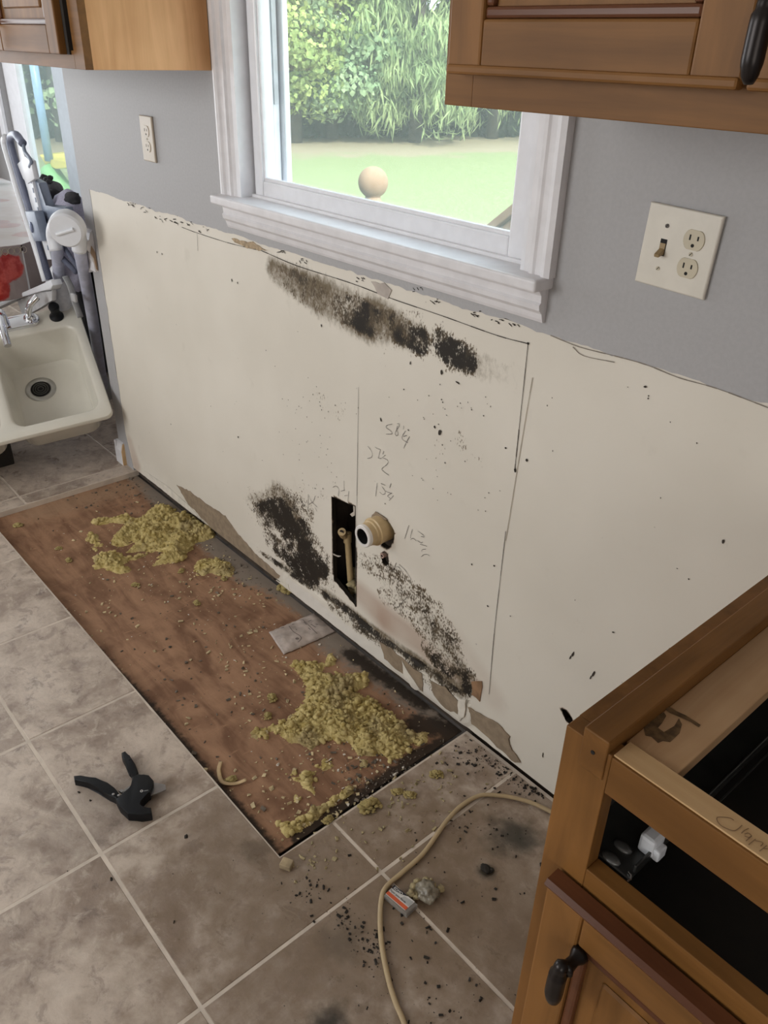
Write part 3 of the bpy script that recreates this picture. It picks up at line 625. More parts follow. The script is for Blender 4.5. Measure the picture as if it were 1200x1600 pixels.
# subfloor with dust, damp and darkened edges on its surface; two plywood sheets with a seam between them
def sub_sheet(x0, x1):
    ux = np.arange(x0, x1+0.004, 0.011); uy = np.arange(FY0-0.03, 0.012, 0.011)
    bm = bmesh.new(); V = []; D = []
    def seg(p, a, b):
        a = on_floor(*a, SUBZ)[:2]; b = on_floor(*b, SUBZ)[:2]; d = b-a; t = np.clip(((p-a)@d)/(d@d), 0, 1); return np.hypot(*(p-a-t*d))
    for xx in ux:
        row = []
        for yy in uy:
            row.append(bm.verts.new((xx, yy, SUBZ+0.0006*mnoise.noise(Vector((xx*30, yy*30, 0))))))
            p = np.array([xx, yy])
            dust = max(np.clip(1-seg(p, (225, 745), (400, 900))/0.10, 0, 1)*1.3, np.clip(1-seg(p, (400, 900), (500, 965))/0.07, 0, 1), np.clip(1-seg(p, (520, 1000), (700, 1120))/0.11, 0, 1)*0.95)
            damp_dark = max(np.clip(1-seg(p, (545, 1020), (660, 1100))/0.05, 0, 1)*0.95, np.clip(1-seg(p, (650, 1130), (725, 1145))/0.06, 0, 1)*1.1, np.clip(1-seg(p, (640, 1190), (720, 1150))/0.045, 0, 1)*1.2, np.clip(1-seg(p, (470, 1310), (640, 1195))/0.045, 0, 1)*1.1, np.clip(1-seg(p, (430, 1330), (250, 1120))/0.03, 0, 1)*0.8, np.clip(1-seg(p, (120, 985), (250, 1120))/0.035, 0, 1)*0.8, np.clip(1-seg(p, (224, 735), (420, 900))/0.012, 0, 1)*0.8, np.clip(1-seg(p, (470, 935), (720, 1137))/0.018, 0, 1)*1.2)
            pale = np.clip(1-seg(p, (60, 800), (200, 760))/0.16, 0, 1)*0.8
            D.append((dust, damp_dark, pale, 1))
        V.append(row)
    for i in range(len(ux)-1):
        for j in range(len(uy)-1): bm.faces.new((V[i][j], V[i+1][j], V[i+1][j+1], V[i][j+1]))
    me = bpy.data.meshes.new('subfloor_sheet'); bm.to_mesh(me); bm.free(); at = me.attributes.new('dirt', 'FLOAT_COLOR', 'POINT'); at.data.foreach_set('color', np.array(D, float).reshape(-1))
    me.materials.append(M['subfloor']); o = bpy.data.objects.new('subfloor_sheet', me); COL.objects.link(o); o.parent = floor
    md = o.modifiers.new('thick', 'SOLIDIFY'); md.thickness = 0.0035; md.offset = -1
    return o
XS = fp(230, 946, SUBZ).x
sub_sheet(FX0-0.02, XS-0.0035); sub_sheet(XS, FX1-0.027)

# ------------------------------------------------------------------ kitchen window
win = empty('window_1', (0.857, 0, WZ0)); tag(win, 'white framed kitchen window looking onto the lawn and trees', 'window', kind='structure')
def casing(x_out, x_in):
    s = 1 if x_in > x_out else -1; W = abs(x_in-x_out)
    prof = [(0, 0.0), (0, -0.017), (0.010, -0.020), (0.018, -0.018), (0.022, -0.013), (0.034, -0.0125), (0.038, -0.0155), (0.045, -0.0155), (0.049, -0.010), (W, -0.008), (W, 0.0)]
    MB().prism([(x_out+s*u, v, WZ0+0.018) for u, v in prof], (0, 0, WZ1+0.06-WZ0)).build('casing', M['white_paint'], win)
casing(0.343, 0.405); casing(1.371, 1.309)
MB().box((0.343, -0.019, WZ1+0.06), (1.371, 0, WZ1+0.12), 0.003).build('head_casing', M['white_paint'], win)
MB().box((0.338, -0.047, 1.078), (1.368, 0.034, 1.099), 0.005, seg=3).build('stool', M['white_paint'], win)
ap = [(0.0, 1.020), (-0.006, 1.020), (-0.009, 1.026), (-0.012, 1.036), (-0.019, 1.043), (-0.021, 1.052), (-0.017, 1.056), (-0.018, 1.068), (-0.026, 1.078), (0.0, 1.078)]
MB().prism([(0.348, y, z) for y, z in ap], (1.361-0.348, 0, 0)).build('apron', M['white_paint'], win)
MB().box((WX0-0.02, -0.008, WZ0), (WX0+0.012, 0.12, WZ1)).box((WX1-0.004, -0.008, WZ0), (WX1+0.03, 0.12, WZ1)).box((WX0, 0, WZ1-0.02), (WX1, 0.12, WZ1+0.02)).build('jamb', M['vinyl_white'], win)
MB().box((WX0, 0.022, WZ0+0.002), (WX1, 0.13, WZ0+0.026), 0.003).build('frame_sill', M['vinyl_white'], win)
sx0, sx1, sz0 = 0.428, 1.300, 1.103
for a, b, nm in [((sx0, 0.028, sz0), (sx0+0.034, 0.060, 1.62), 'sash_stile'), ((1.238, 0.028, sz0), (sx1, 0.060, 1.62), 'sash_stile'), ((sx0+0.034, 0.029, sz0), (1.238, 0.060, sz0+0.036), 'sash_rail'), ((sx0+0.034, 0.029, 1.58), (1.238, 0.060, 1.62), 'sash_rail')]:
    MB().box(a, b, 0.004).build(nm, M['vinyl_white'], win)
MB().box((sx0+0.032, 0.034, sz0+0.034), (1.240, 0.044, sz0+0.044), 0.003).build('glazing_bead', M['vinyl_white'], win)
MB().box((sx0+0.032, 0.034, sz0+0.036), (sx0+0.038, 0.044, 1.58), 0.002).build('glazing_bead', M['vinyl_white'], win)
MB().box((sx0+0.03, 0.046, sz0+0.03), (1.242, 0.050, 1.585)).build('pane', M['glass'], win)
MB().box((0.43, 0.075, 1.60), (1.30, 0.105, 2.04), 0.003).box((0.47, 0.07, 1.64), (1.25, 0.11, 2.0)).build('upper_sash', M['vinyl_white'], win)
# outer jamb tracks seen through the glass on the left
MB().box((WX0+0.008, 0.062, WZ0), (0.447, 0.078, WZ1), 0.002).box((WX0+0.008, 0.082, WZ0), (0.440, 0.100, WZ1), 0.002).box((WX0+0.008, 0.104, WZ0), (0.455, 0.121, WZ1), 0.003).box((WX0+0.008, 0.060, WZ0), (0.432, 0.12, WZ1)).build('outer_track', M['vinyl_white'], win)
MB().box((0.4325, 0.084, 1.30), (0.4445, 0.096, 2.0)).build('track_insert', plain('track_grey', (0.50, 0.51, 0.54), 0.4), win)
MB().face([(0.45, 0.112, WZ0+0.03), (1.30, 0.112, WZ0+0.03), (1.30, 0.112, 1.62), (0.45, 0.112, 1.62)]).build('insect_screen', M['screen'], win)

# dining nook window
w2 = empty('window_2', ((NX0+NX1)/2, YN, NZ0)); tag(w2, 'white dining nook window left of the grey wall end', 'window', kind='structure')
for a, b, nm in [((NX0-0.07, YN-0.02, NZ0-0.02), (NX0, YN, NZ1+0.07), 'casing'), ((NX1, YN-0.012, NZ0-0.02), (NX1+0.16, YN, NZ1+0.07), 'casing'), ((NX0-0.07, YN-0.02, NZ1), (NX1+0.07, YN, NZ1+0.07), 'head_casing'), ((NX0-0.09, YN-0.05, NZ0-0.03), (NX1+0.09, YN+0.01, NZ0), 'stool'),
                 ((NX0, YN+0.03, NZ0), (NX0+0.20, YN+0.07, NZ1), 'sash_stile'), ((NX1-0.10, YN+0.03, NZ0), (NX1, YN+0.07, NZ1), 'sash_stile'), ((NX0+0.2, YN+0.03, NZ0), (NX1-0.09, YN+0.07, NZ0+0.05), 'sash_rail'), ((NX0+0.2, YN+0.03, NZ1-0.05), (NX1-0.09, YN+0.07, NZ1), 'sash_rail')]:
    MB().box(a, b, 0.004).build(nm, M['nook_frame_shaded'] if a[0] > -2.4 else M['vinyl_white'], w2)
MB().box((NX0+0.19, YN+0.048, NZ0+0.04), (NX1-0.08, YN+0.052, NZ1-0.04)).build('pane', M['glass'], w2)
MB().face([(NX0+0.02, YN+0.10, NZ0+0.02), (NX1-0.02, YN+0.10, NZ0+0.02), (NX1-0.02, YN+0.10, NZ1-0.02), (NX0+0.02, YN+0.10, NZ1-0.02)]).build('insect_screen', make_veil('nook_screen', (0.24, 0.26, 0.26), 0.55), w2)

# ------------------------------------------------------------------ cut ends of chair rail and baseboard at the wall corner
cr = [(0, 0.735), (-0.010, 0.735), (-0.012, 0.765), (-0.018, 0.78), (-0.020, 0.80), (-0.030, 0.815), (-0.032, 0.830), (-0.016, 0.842), (-0.010, 0.862), (0, 0.872)]
t1 = MB().prism([(-0.585, y, z) for y, z in cr], (0.055, 0, 0)).prism([(XC-0.03, 0.25, 0.725), (XC-0.03, -0.012, 0.725), (XC-0.03, -0.012, 0.80), (XC-0.012, -0.008, 0.872), (XC-0.012, 0.25, 0.872)], (0.029, 0, 0)).build('trim_1', M['white_paint']); tag(t1, 'white chair rail stub broken off at the drywall edge', 'trim', kind='structure')
MB().prism([(-0.532, -0.003, 0.74), (-0.532, -0.007, 0.745), (-0.532, -0.010, 0.78), (-0.532, -0.018, 0.80), (-0.532, -0.012, 0.822), (-0.532, -0.003, 0.80)], (0.008, 0, 0)).build('broken_end', M['deck_wood'], t1)
bb = [(0, 0.0), (-0.014, 0.0), (-0.014, 0.060), (-0.010, 0.075), (-0.007, 0.088), (0, 0.092)]
t2 = MB().prism([(XC-0.013, y, z) for y, z in bb], (0.055, 0, 0)).prism([(XC-0.014, -0.013, 0), (XC-0.014, 0.60, 0), (XC-0.014, 0.60, 0.09), (XC-0.014, -0.013, 0.09)], (0.0135, 0, 0)).build('baseboard_nook', M['white_paint']); tag(t2, 'white baseboard stub sawn off at the wall corner', 'baseboard', kind='structure')
MB().prism([(XC+0.042, y*0.95, z*0.95+0.001) for y, z in bb], (0.004, 0, 0)).build('sawn_end', M['raw_maple'], t2)

# ------------------------------------------------------------------ upper cabinets
def door(parent, x0, x1, z0, z1, y, mats, th=0.019, name='door', sw=0.055):
    """frame and raised panel door, front face at y, facing -y"""
    dz, dx = mats
    d = MB().box((x0, y, z0), (x0+sw, y+th, z1), 0.003).box((x1-sw, y, z0), (x1, y+th, z1), 0.003).build(name, dz, parent)
    MB().box((x0+sw, y+0.0005, z0), (x1-sw, y+th, z0+sw), 0.003).build('door_rail', dx, d); MB().box((x0+sw, y+0.0005, z1-sw), (x1-sw, y+th, z1), 0.003).build('door_rail', dx, d)
    i0, i1, k0, k1 = x0+sw, x1-sw, z0+sw, z1-sw
    m = MB(); b = 0.012
    for (a, c, e, f) in [(i0, i1, k0, k0+b), (i0, i1, k1-b, k1)]: m.box((a, y+0.003, e), (c, y+th, f), 0.0035)
    for (a, c) in [(i0, i0+b), (i1-b, i1)]: m.box((a, y+0.003, k0+b), (c, y+th, k1-b), 0.0035)
    m.build('panel_moulding', M['maple_dark'], d)
    MB().box((i0+b, y+0.010, k0+b), (i1-b, y+th, k1-b)).box((i0+b+0.02, y+0.006, k0+b+0.02), (i1-b-0.02, y+0.012, k1-b-0.02), 0.004, seg=1).build('raised_panel', dz, d)
    return d
def pull(parent, x, z, y, flip=1):
    """black drop pull: post, ball and tapering finger"""
    o = MB().lathe([(0.0, 0.0), (0.010, 0.0), (0.009, 0.004), (0.006, 0.010), (0.007, 0.020), (0.009, 0.024), (0, 0.026)], (x, y, z), (0, -1, 0), 14).tube(catmull([(x, y-0.020, z), (x-0.003, y-0.026, z+0.004), (x-0.004, y-0.028, z-0.008), (x-0.004, y-0.029, z-0.040), (x-0.004, y-0.027, z-0.058)], 5), [0.006]*5+[0.0075]*5+[0.0095]*6+[0.009, 0.008, 0.0075, 0.006, 0.004], 12).build('pull', M['bronze'], parent, True)
    return o
uc = empty('upper_cabinet', (0.31, 0, 1.365)); tag(uc, 'honey maple wall cabinet left of the window, side panel coloured brighter as window-lit', 'cabinet')
MB().box((-0.62, -0.286, 1.372), (0.297, -0.001, 2.2)).build('carcass', M['maple_x'], uc)
MB().box((0.297, -0.288, 1.365), (0.3135, -0.001, 2.2), 0.001).build('side_panel', M['maple_side_lit'], uc)
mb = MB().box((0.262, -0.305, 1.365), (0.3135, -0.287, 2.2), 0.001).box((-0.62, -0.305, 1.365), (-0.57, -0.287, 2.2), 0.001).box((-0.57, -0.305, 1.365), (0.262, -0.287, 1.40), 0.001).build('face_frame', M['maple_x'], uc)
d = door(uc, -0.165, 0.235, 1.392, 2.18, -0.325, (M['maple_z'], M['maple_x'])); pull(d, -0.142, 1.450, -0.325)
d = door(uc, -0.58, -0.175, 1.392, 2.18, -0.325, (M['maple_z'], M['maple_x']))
MB().box((0.236, -0.309, 1.392), (0.250, -0.287, 2.18)).build('gap_shade', M['painted_shade'], uc)  # dark strip painted as the shade between door and side

ur = empty('upper_cabinet', (1.41, 0, 1.364)); tag(ur, 'honey maple wall cabinet overhanging the window at the top right', 'cabinet')
MB().box((1.412, -0.30, 1.366), (2.75, -0.001, 2.2)).build('carcass', M['maple_x'], ur)
MB().box((1.409, -0.320, 1.364), (1.455, -0.3005, 2.2), 0.001).box((1.455, -0.320, 1.364), (2.75, -0.3005, 1.407), 0.001).build('face_frame', M['maple_x'], ur)
def uprdoor(x0, x1):
    d = door(ur, x0, x1, 1.402, 2.18, -0.341, (M['maple_z'], M['maple_x']), th=0.020, sw=0.052)
    MB().box((x0+0.001, -0.3445, 1.3985), (x1-0.001, -0.330, 1.409), 0.003).build('edge_bead', M['maple_x'], d)
    return d
d1 = uprdoor(1.431, 1.800); d2 = uprdoor(1.806, 2.19)
p = wp(1188, 55, -0.370)
pull(d1, p.x+0.002, p.z+0.022, -0.341)

# ------------------------------------------------------------------ base cabinet without its counter
bc = empty('base_cabinet', (2.2, -0.3, 0)); tag(bc, 'honey maple base cabinet with no countertop and an open drawer hole', 'cabinet')
BY = -0.606
MB().box((1.904, BY, 0.10), (1.955, BY+0.020, 0.876), 0.001).build('stile', M['maple_z'], bc)
MB().box((2.60, BY, 0.10), (2.65, BY+0.020, 0.876), 0.001).build('stile', M['maple_z'], bc)
MB().box((1.955, BY+0.0003, 0.8285), (2.60, BY+0.020, 0.8745), 0.001).build('top_rail', M['maple_x'], bc)
MB().box((1.955, BY+0.003, 0.8735), (2.60, BY+0.028, 0.8762), 0.0005).build('rail_top_edge', M['raw_maple'], bc)
MB().box((1.955, BY+0.0003, 0.675), (2.60, BY+0.020, 0.719), 0.001).build('middle_rail', M['maple_x'], bc)
MB().box((1.9235, BY-0.002, 0.842), (1.951, -0.03, 0.890), 0.0015).build('side_batten', M['maple_y'], bc)
MB().lathe([(0, 0), (0.0022, 0), (0.0022, 0.001), (0, 0.001)], (1.937, BY-0.0018, 0.868), (0, -1, 0), 10).build('screw_hole', M['black'], bc)
MB().box((1.904, BY+0.020, 0.06), (1.917, -0.02, 0.876)).build('side_panel', M['maple_z'], bc)
MB().box((1.917, BY+0.020, 0.10), (1.9205, -0.02, 0.841)).box((1.9205, -0.03, 0.10), (2.64, -0.022, 0.84)).box((1.9205, BY+0.02, 0.10), (2.64, -0.03, 0.112)).box((2.636, BY+0.02, 0.10), (2.64, -0.03, 0.84)).box((1.9205, BY+0.021, 0.56), (2.636, -0.03, 0.572)).build('interior', M['painted_shade'], bc)  # panels take the shade colour rather than raw wood
MB().box((2.64, BY+0.02, 0.0), (2.655, -0.02, 0.876)).build('side_panel', M['maple_z'], bc)
MB().box((1.951, BY+0.0295, 0.858), (2.003, -0.06, 0.872), 0.001).build('corner_board', wood('raw_board', (0.44, 0.26, 0.13), (0.60, 0.40, 0.23), 'y', 0.6, 0.2), bc)
gl = MB(); gq = lambda l, z: [fp(1000+a/5.333, 900+b/5.333, z) for a, b in l]
gl.face(gq([(30, 1260), (100, 1185), (200, 1135), (220, 1165), (185, 1225), (150, 1265), (200, 1300), (285, 1250), (325, 1185), (350, 1235), (330, 1310), (250, 1385), (190, 1375), (150, 1392), (95, 1340), (45, 1330)], 0.8723))
gl.face(gq([(195, 1075), (240, 1085), (300, 1125), (380, 1160), (450, 1205), (505, 1240), (490, 1262), (420, 1215), (330, 1175), (250, 1140), (210, 1110)], 0.8726))
gl.build('glue_stain', plain('old_glue', (0.13, 0.075, 0.03), 0.8, var=0.4, scale=120), bc)
# pencilled note on the top rail
mb = MB()
for pl in cz(1100, 1240, 12.0, [[(560, 500), (480, 455), (270, 440), (245, 500), (320, 600), (440, 660), (560, 695), (640, 660), (715, 590)], [(840, 650), (760, 690), (700, 745)], [(760, 760), (830, 740), (890, 790), (840, 820), (760, 790)], [(890, 795), (785, 890)], [(970, 850), (835, 960)], [(960, 880), (1090, 910), (1100, 945), (1060, 985)], [(1180, 970), (1040, 1080)], [(1120, 1030), (1200, 1035)]]):
    P = catmull([fp(a, b, 0.8768) for a, b in pl], 4) if len(pl) > 2 else [fp(a, b, 0.8768) for a, b in pl]
    for a, b in zip(P, P[1:]):
        dd = b-a
        if dd.length < 1e-6: continue
        n = Vector((-dd.y, dd.x, 0)).normalized()*0.0004; mb.face([a-n, b-n, b+n, a+n])
o = mb.build('pencil_note', plain('pencil_on_wood', (0.26, 0.15, 0.07), 0.7), bc); o['kind'] = 'stuff'
MB().box((1.904, BY+0.005, 0.10), (1.9555, BY+0.02, 0.104)).box((1.955, BY, 0.10), (2.60, BY+0.02, 0.13)).box((1.92, -0.53, 0.0), (2.64, -0.515, 0.10)).build('toe_kick', M['maple_x'], bc)
# overlay door with dark moulded top edge
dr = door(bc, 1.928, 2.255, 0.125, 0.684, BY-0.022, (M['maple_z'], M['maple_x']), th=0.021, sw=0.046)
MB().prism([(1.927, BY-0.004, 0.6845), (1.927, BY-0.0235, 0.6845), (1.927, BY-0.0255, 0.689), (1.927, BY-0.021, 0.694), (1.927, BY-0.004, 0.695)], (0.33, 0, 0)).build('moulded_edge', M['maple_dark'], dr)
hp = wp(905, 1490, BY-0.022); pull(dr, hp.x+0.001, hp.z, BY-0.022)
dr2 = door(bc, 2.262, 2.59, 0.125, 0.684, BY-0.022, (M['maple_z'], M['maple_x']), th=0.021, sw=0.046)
# drawer slides
RX = fp(990, 1367, 0.7235).x
s1 = MB().box((1.9215, BY+0.03, 0.722), (1.926, -0.10, 0.764), 0.001).box((1.921, BY+0.022, 0.7195), (RX, -0.10, 0.7225)).box((RX-0.003, BY+0.030, 0.7225), (RX, -0.10, 0.733), 0.001).build('drawer_slide', M['slide_steel'], bc); s1['label'] = 'dark steel slide'
for i in range(9):
    y = BY+0.05+i*0.03; MB().lathe([(0, 0), (0.0035, 0), (0.0035, 0.0008), (0, 0.0008)], (1.926, y, 0.744), (1, 0, 0), 8).build('slide_hole', M['black'], s1)
bm_ = plain('slide_boss', (0.15, 0.15, 0.145), 0.4, 0.5)
for (px, py) in ((973, 1323), (955, 1341)):
    q = fp(px, py, 0.7235); MB().blob(q, 0.009, (1.2, 0.7, 0.3), 2, 0.0).build('slide_boss', bm_, s1, True)
cp = fp(1018, 1314, 0.735)
MB().box((cp.x-0.009, cp.y-0.011, 0.7226), (cp.x+0.009, cp.y+0.012, 0.747), 0.004).box((cp.x+0.007, cp.y-0.009, 0.7226), (cp.x+0.015, cp.y+0.006, 0.737), 0.002).build('slide_clip', M['white_plastic'], bc)
MB().tube([fp(1121, 1256, 0.74), fp(1200, 1178, 0.74), fp(1300, 1080, 0.74)], 0.0012, 6).build('slide_edge', M['slide_steel'], bc)
q = fp(986, 1368, 0.7245); MB().tube([q+Vector((-0.004, 0.002, 0)), q+Vector((0, 0, 0.001)), q+Vector((0.002, -0.003, -0.001)), q+Vector((0.001, -0.007, -0.001))], 0.0010, 6).build('slide_hook', M['steel'], bc)

# ------------------------------------------------------------------ switch and outlets
def rotz_local(cx, cz_, ang):
    c, s = math.cos(ang), math.sin(ang)
    return lambda u, v, y: Vector((cx+u*c+v*s, y, cz_-u*s+v*c))
def duplex(parent, L, u0, devmat, sc=1.0):
    for v0 in (0.0195, -0.0195):
        pts = []
        for t in np.linspace(0, 2*math.pi, 24, endpoint=False):
            pts.append(L(u0+0.0165*math.cos(t), v0+max(-0.0135, min(0.0135, 0.0168*math.sin(t))), -0.0085))
        r = MB().prism(pts, (0, 0.004, 0), 0.0006, 1).build('receptacle', devmat, parent)
        ring = []
        for t in np.linspace(0, 2*math.pi, 24, endpoint=False): ring.append(L(u0+0.0175*math.cos(t), v0+max(-0.0145, min(0.0145, 0.0178*math.sin(t))), -0.0069))
        MB().prism(ring, (0, 0.001, 0)).build('receptacle_gap', M['black'], parent)
        m = MB()
        for du, h in ((-0.0062, 0.0075), (0.0062, 0.0060)): m.prism([L(u0+du+a, v0+0.003+b, -0.0087) for a, b in ((-.0012, -h/2), (.0012, -h/2), (.0012, h/2), (-.0012, h/2))], (0, 0.0006, 0))
        m.prism([L(u0+0.0026*math.cos(t), v0-0.0075+0.0026*math.sin(t), -0.0087) for t in np.linspace(0, 2*math.pi, 10, endpoint=False)], (0, 0.0006, 0)).build('slot', M['black'], r)
    screw(parent, L, u0, 0.0)
def screw(parent, L, u, v, mat=None):
    s_ = MB().prism([L(u+0.003*math.cos(t), v+0.003*math.sin(t), -0.0080) for t in np.linspace(0, 2*math.pi, 12, endpoint=False)], (0, 0.002, 0)).build('screw', mat or M['almond_dark'], parent)
    a = 0.9; MB().prism([L(u+q*0.0027*math.cos(a)-w_*0.0005*math.sin(a), v+q*0.0027*math.sin(a)+w_*0.0005*math.cos(a), -0.0082) for q, w_ in ((-1, -1), (1, -1), (1, 1), (-1, 1))], (0, 0.0003, 0)).build('screw_slot', M['black'], s_)
c = (wp(1022, 317)+wp(1134, 338)+wp(1101, 468)+wp(996, 436))/4
L = rotz_local(c.x, c.z, math.radians(2.0))
sw = MB().prism([L(u, v, 0) for u, v in ((-.058, -.0575), (.058, -.0575), (.058, .0575), (-.058, .0575))], (0, -0.007, 0), 0.003, 3).build('switch_plate', M['almond']); tag(sw, 'almond double plate with toggle switch and outlet right of the window', 'switch')
duplex(sw, L, 0.0230, M['almond_dark'])
MB().prism([L(-0.023+a, b, -0.0070) for a, b in ((-.0052, -.0118), (.0052, -.0118), (.0052, .0118), (-.0052, .0118))], (0, -0.0004, 0)).build('toggle_slot', M['black'], sw)
MB().prism([L(-0.023+a, b, -0.0074) for a, b in ((-.0043, -.0105), (.0043, -.0105), (.0043, .0060), (-.0043, .0060))], (0, -0.0012, 0)).prism([L(-0.0272, -.001, -0.008), L(-0.0272, -.010, -0.008), L(-0.0272, -.0125, -0.019), L(-0.0272, -.0085, -0.020)], L(0.0084, 0, 0)-L(0, 0, 0), 0.0008, 1).build('toggle', M['brown_toggle'], sw)
screw(sw, L, -0.023, 0.0302, plain('dark_screw', (0.07, 0.06, 0.05), 0.4, 0.5)); screw(sw, L, -0.023, -0.0302)
c = (wp(217, 175)+wp(241, 179)+wp(249, 260)+wp(227, 252))/4; L2 = rotz_local(c.x, c.z, 0.0)
ol = MB().prism([L2(u, v, 0) for u, v in ((-.035, -.0572), (.035, -.0572), (.035, .0572), (-.035, .0572))], (0, -0.007, 0), 0.003, 3).build('outlet_plate', M['beige_plate']); tag(ol, 'beige duplex outlet plate on the grey wall left of the window', 'outlet')
duplex(ol, L2, 0.0, M['beige_plate'])

# ------------------------------------------------------------------ plumbing
dp = MB().lathe([(0.0, 0.06), (0.034, 0.06), (0.034, -0.020), (0.0355, -0.021), (0.0355, -0.026), (0.032, -0.028), (0.0315, -0.034), (0.029, -0.036), (0.0285, -0.050)], (DX, 0, DZ), (0, 1, 0), 32).build('drain_pipe', M['pvc_tan'], None, 'auto'); tag(dp, 'tan drain pipe stub poking out of the wall hole', 'pipe')
MB().lathe([(0.0285, -0.046), (0.0285, -0.058), (0.0265, -0.0605), (0.0205, -0.0605), (0.0195, -0.058), (0.0195, -0.02), (0, -0.02)], (DX, 0, DZ), (0, 1, 0), 32).build('socket_ring', M['pvc_white'], dp, 'auto')
MB().lathe([(0.0193, -0.0595), (0.0193, -0.022), (0, -0.022)], (DX, 0, DZ), (0, 1, 0), 24).build('pipe_bore', M['black'], dp)
e0 = wp(549, 915, 0.045); e1 = wp(543, 836, 0.045); eo = wp(534, 831, 0.012)
sp_ = MB().tube([(e0.x, 0.045, 0.015), (e0.x-0.002, 0.045, e0.z), (e1.x, 0.045, e1.z-0.01)], 0.0088, 14).tube([(e1.x, 0.045, e1.z-0.022), (e1.x, 0.045, e1.z+0.006)], 0.0112, 14).tube(catmull([(e1.x, 0.047, e1.z-0.002), (e1.x-0.002, 0.035, e1.z+0.002), (eo.x, 0.012, eo.z)], 5), 0.0108, 14).build('supply_pipe', M['pvc_tan'], None, 'auto'); tag(sp_, 'thin tan supply pipe with elbow inside the upright wall slot', 'pipe')
MB().lathe([(0, 0), (0.0058, 0), (0.0058, 0.001), (0, 0.001)], (eo.x-0.0002, 0.0118, eo.z), (eo.x-e1.x, -0.03, 0), 14).build('pipe_bore', M['black'], sp_)
st_ = wp(597, 868, -0.002)
tb = MB().lathe([(0.0065, 0.05), (0.0065, -0.004), (0.004, -0.004), (0.004, 0.0), (0, 0.0)], (st_.x+0.001, 0, st_.z), (0, 1, 0), 16).build('water_tube', plain('pink_tube', (0.52, 0.36, 0.30), 0.5)); tag(tb, 'small pale tube end in the oval hole below the drain', 'pipe')
MB().lathe([(0, -0.001), (0.0038, -0.001), (0.0038, 0.0005), (0, 0.0005)], (st_.x+0.001, -0.0015, st_.z), (0, 1, 0), 12).build('tube_bore', M['black'], tb)
cd_ = MB()
for q in range(26): cd_.blob((random.uniform(0.765, 0.850), random.uniform(0.03, 0.085), random.uniform(0.01, 0.17)), random.uniform(.008, .02), (1, 1, .8), 2, .5, 2.0, q)
o = cd_.build('cavity_fluff', M['insulation_dirty'], wall_back, True); o['kind'] = 'stuff'
pf = plain('rag_paper', (0.45, 0.40, 0.34), 0.8)
poly_patch('paper_shred', [(548, 778), (553, 792), (553, 806), (549, 808), (545, 804), (551, 800), (550, 790)], pf, y=0.003, th=0.0006, jag=0.001)
poly_patch('paper_shred', [(521, 864), (527, 867), (534, 868), (530, 870), (522, 867)], pf, y=-0.002, th=0.0006, jag=0.0005)
poly_patch('paper_shred', [(581, 808), (588, 798), (606, 811), (602, 812), (590, 806)], M['paper_torn'], y=-0.004, th=0.002, jag=0.001)

# ------------------------------------------------------------------ sink standing tilted on an assumed crate in the nook opening
SA = Vector((-0.452, -0.053, 0.250)); e1 = Vector((-0.844, 0.195, 0.500)).normalized(); e2 = Vector((-0.290, -0.949, -0.119)).normalized(); nn = e2.cross(e1).normalized()
if nn.z < 0: nn = -nn
e2 = (e2-e1*e2.dot(e1)).normalized()
def SL(a, b, h=0.0): return SA+e2*a+e1*b+nn*h         # a: along front to the left, b: to the back, h: up
sink = empty('sink', SL(0.42, 0.28, -0.19)); tag(sink, 'almond enamel double sink tilted on the floor at the nook', 'sink')
def rr_loop(a0, b0, a1, b1, r, n=6):
    out = []
    for (ca_, cb_, t0) in ((a1-r, b1-r, 0), (a0+r, b1-r, math.pi/2), (a0+r, b0+r, math.pi), (a1-r, b0+r, 1.5*math.pi)):
        for q in range(n+1):
            t = t0+q*math.pi/2/n; out.append((ca_+r*math.cos(t), cb_+r*math.sin(t)))
    return out
def loft(bm, loops):
    rings = [[bm.verts.new(SL(a, b, h)) for a, b in lp] for lp, h in loops]
    for A, Bq in zip(rings, rings[1:]):
        for i in range(len(A)): bm.faces.new((A[i], A[(i+1) % len(A)], Bq[(i+1) % len(A)], Bq[i]))
    return rings
SWID, SDEP, RD = 0.838, 0.559, 0.165
bowls = [(0.034, 0.046, 0.334, 0.462), (0.372, 0.046, 0.802, 0.462)]
m = MB(); bm = m.bm
# outer rim: top edge ring down to underside
outer = rr_loop(0, 0, SWID, SDEP, 0.030); oin = rr_loop(0.008, 0.008, SWID-0.008, SDEP-0.008, 0.026)
R_ = loft(bm, [(rr_loop(0.012, 0.012, SWID-0.012, SDEP-0.012, 0.02), -0.024), (outer, -0.016), (outer, -0.006), (rr_loop(0.003, 0.003, SWID-0.003, SDEP-0.003, 0.028), -0.001), (oin, 0.0)])
# deck fill between rim loop and bowl loops by triangle filling
tops = []
for (a0, b0, a1, b1) in bowls:
    lp = loft(bm, [(rr_loop(a0-0.006, b0-0.006, a1+0.006, b1+0.006, 0.05), 0.0), (rr_loop(a0, b0, a1, b1, 0.046), -0.004), (rr_loop(a0+0.004, b0+0.004, a1-0.004, b1-0.004, 0.045), -0.012), (rr_loop(a0+0.018, b0+0.018, a1-0.018, b1-0.018, 0.055), -RD+0.03), (rr_loop(a0+0.026, b0+0.026, a1-0.026, b1-0.026, 0.055), -RD+0.010), (rr_loop(a0+0.045, b0+0.045, a1-0.045, b1-0.045, 0.05), -RD)])
    tops.append(lp[0]); bm.faces.new(lp[-1])
edges = []
for lp in [R_[-1]]+tops:
    for i in range(len(lp)):
        e = bm.edges.get((lp[i], lp[(i+1) % len(lp)]));  edges.append(e)
bmesh.ops.triangle_fill(bm, use_beauty=True, use_dissolve=False, edges=edges, normal=nn)
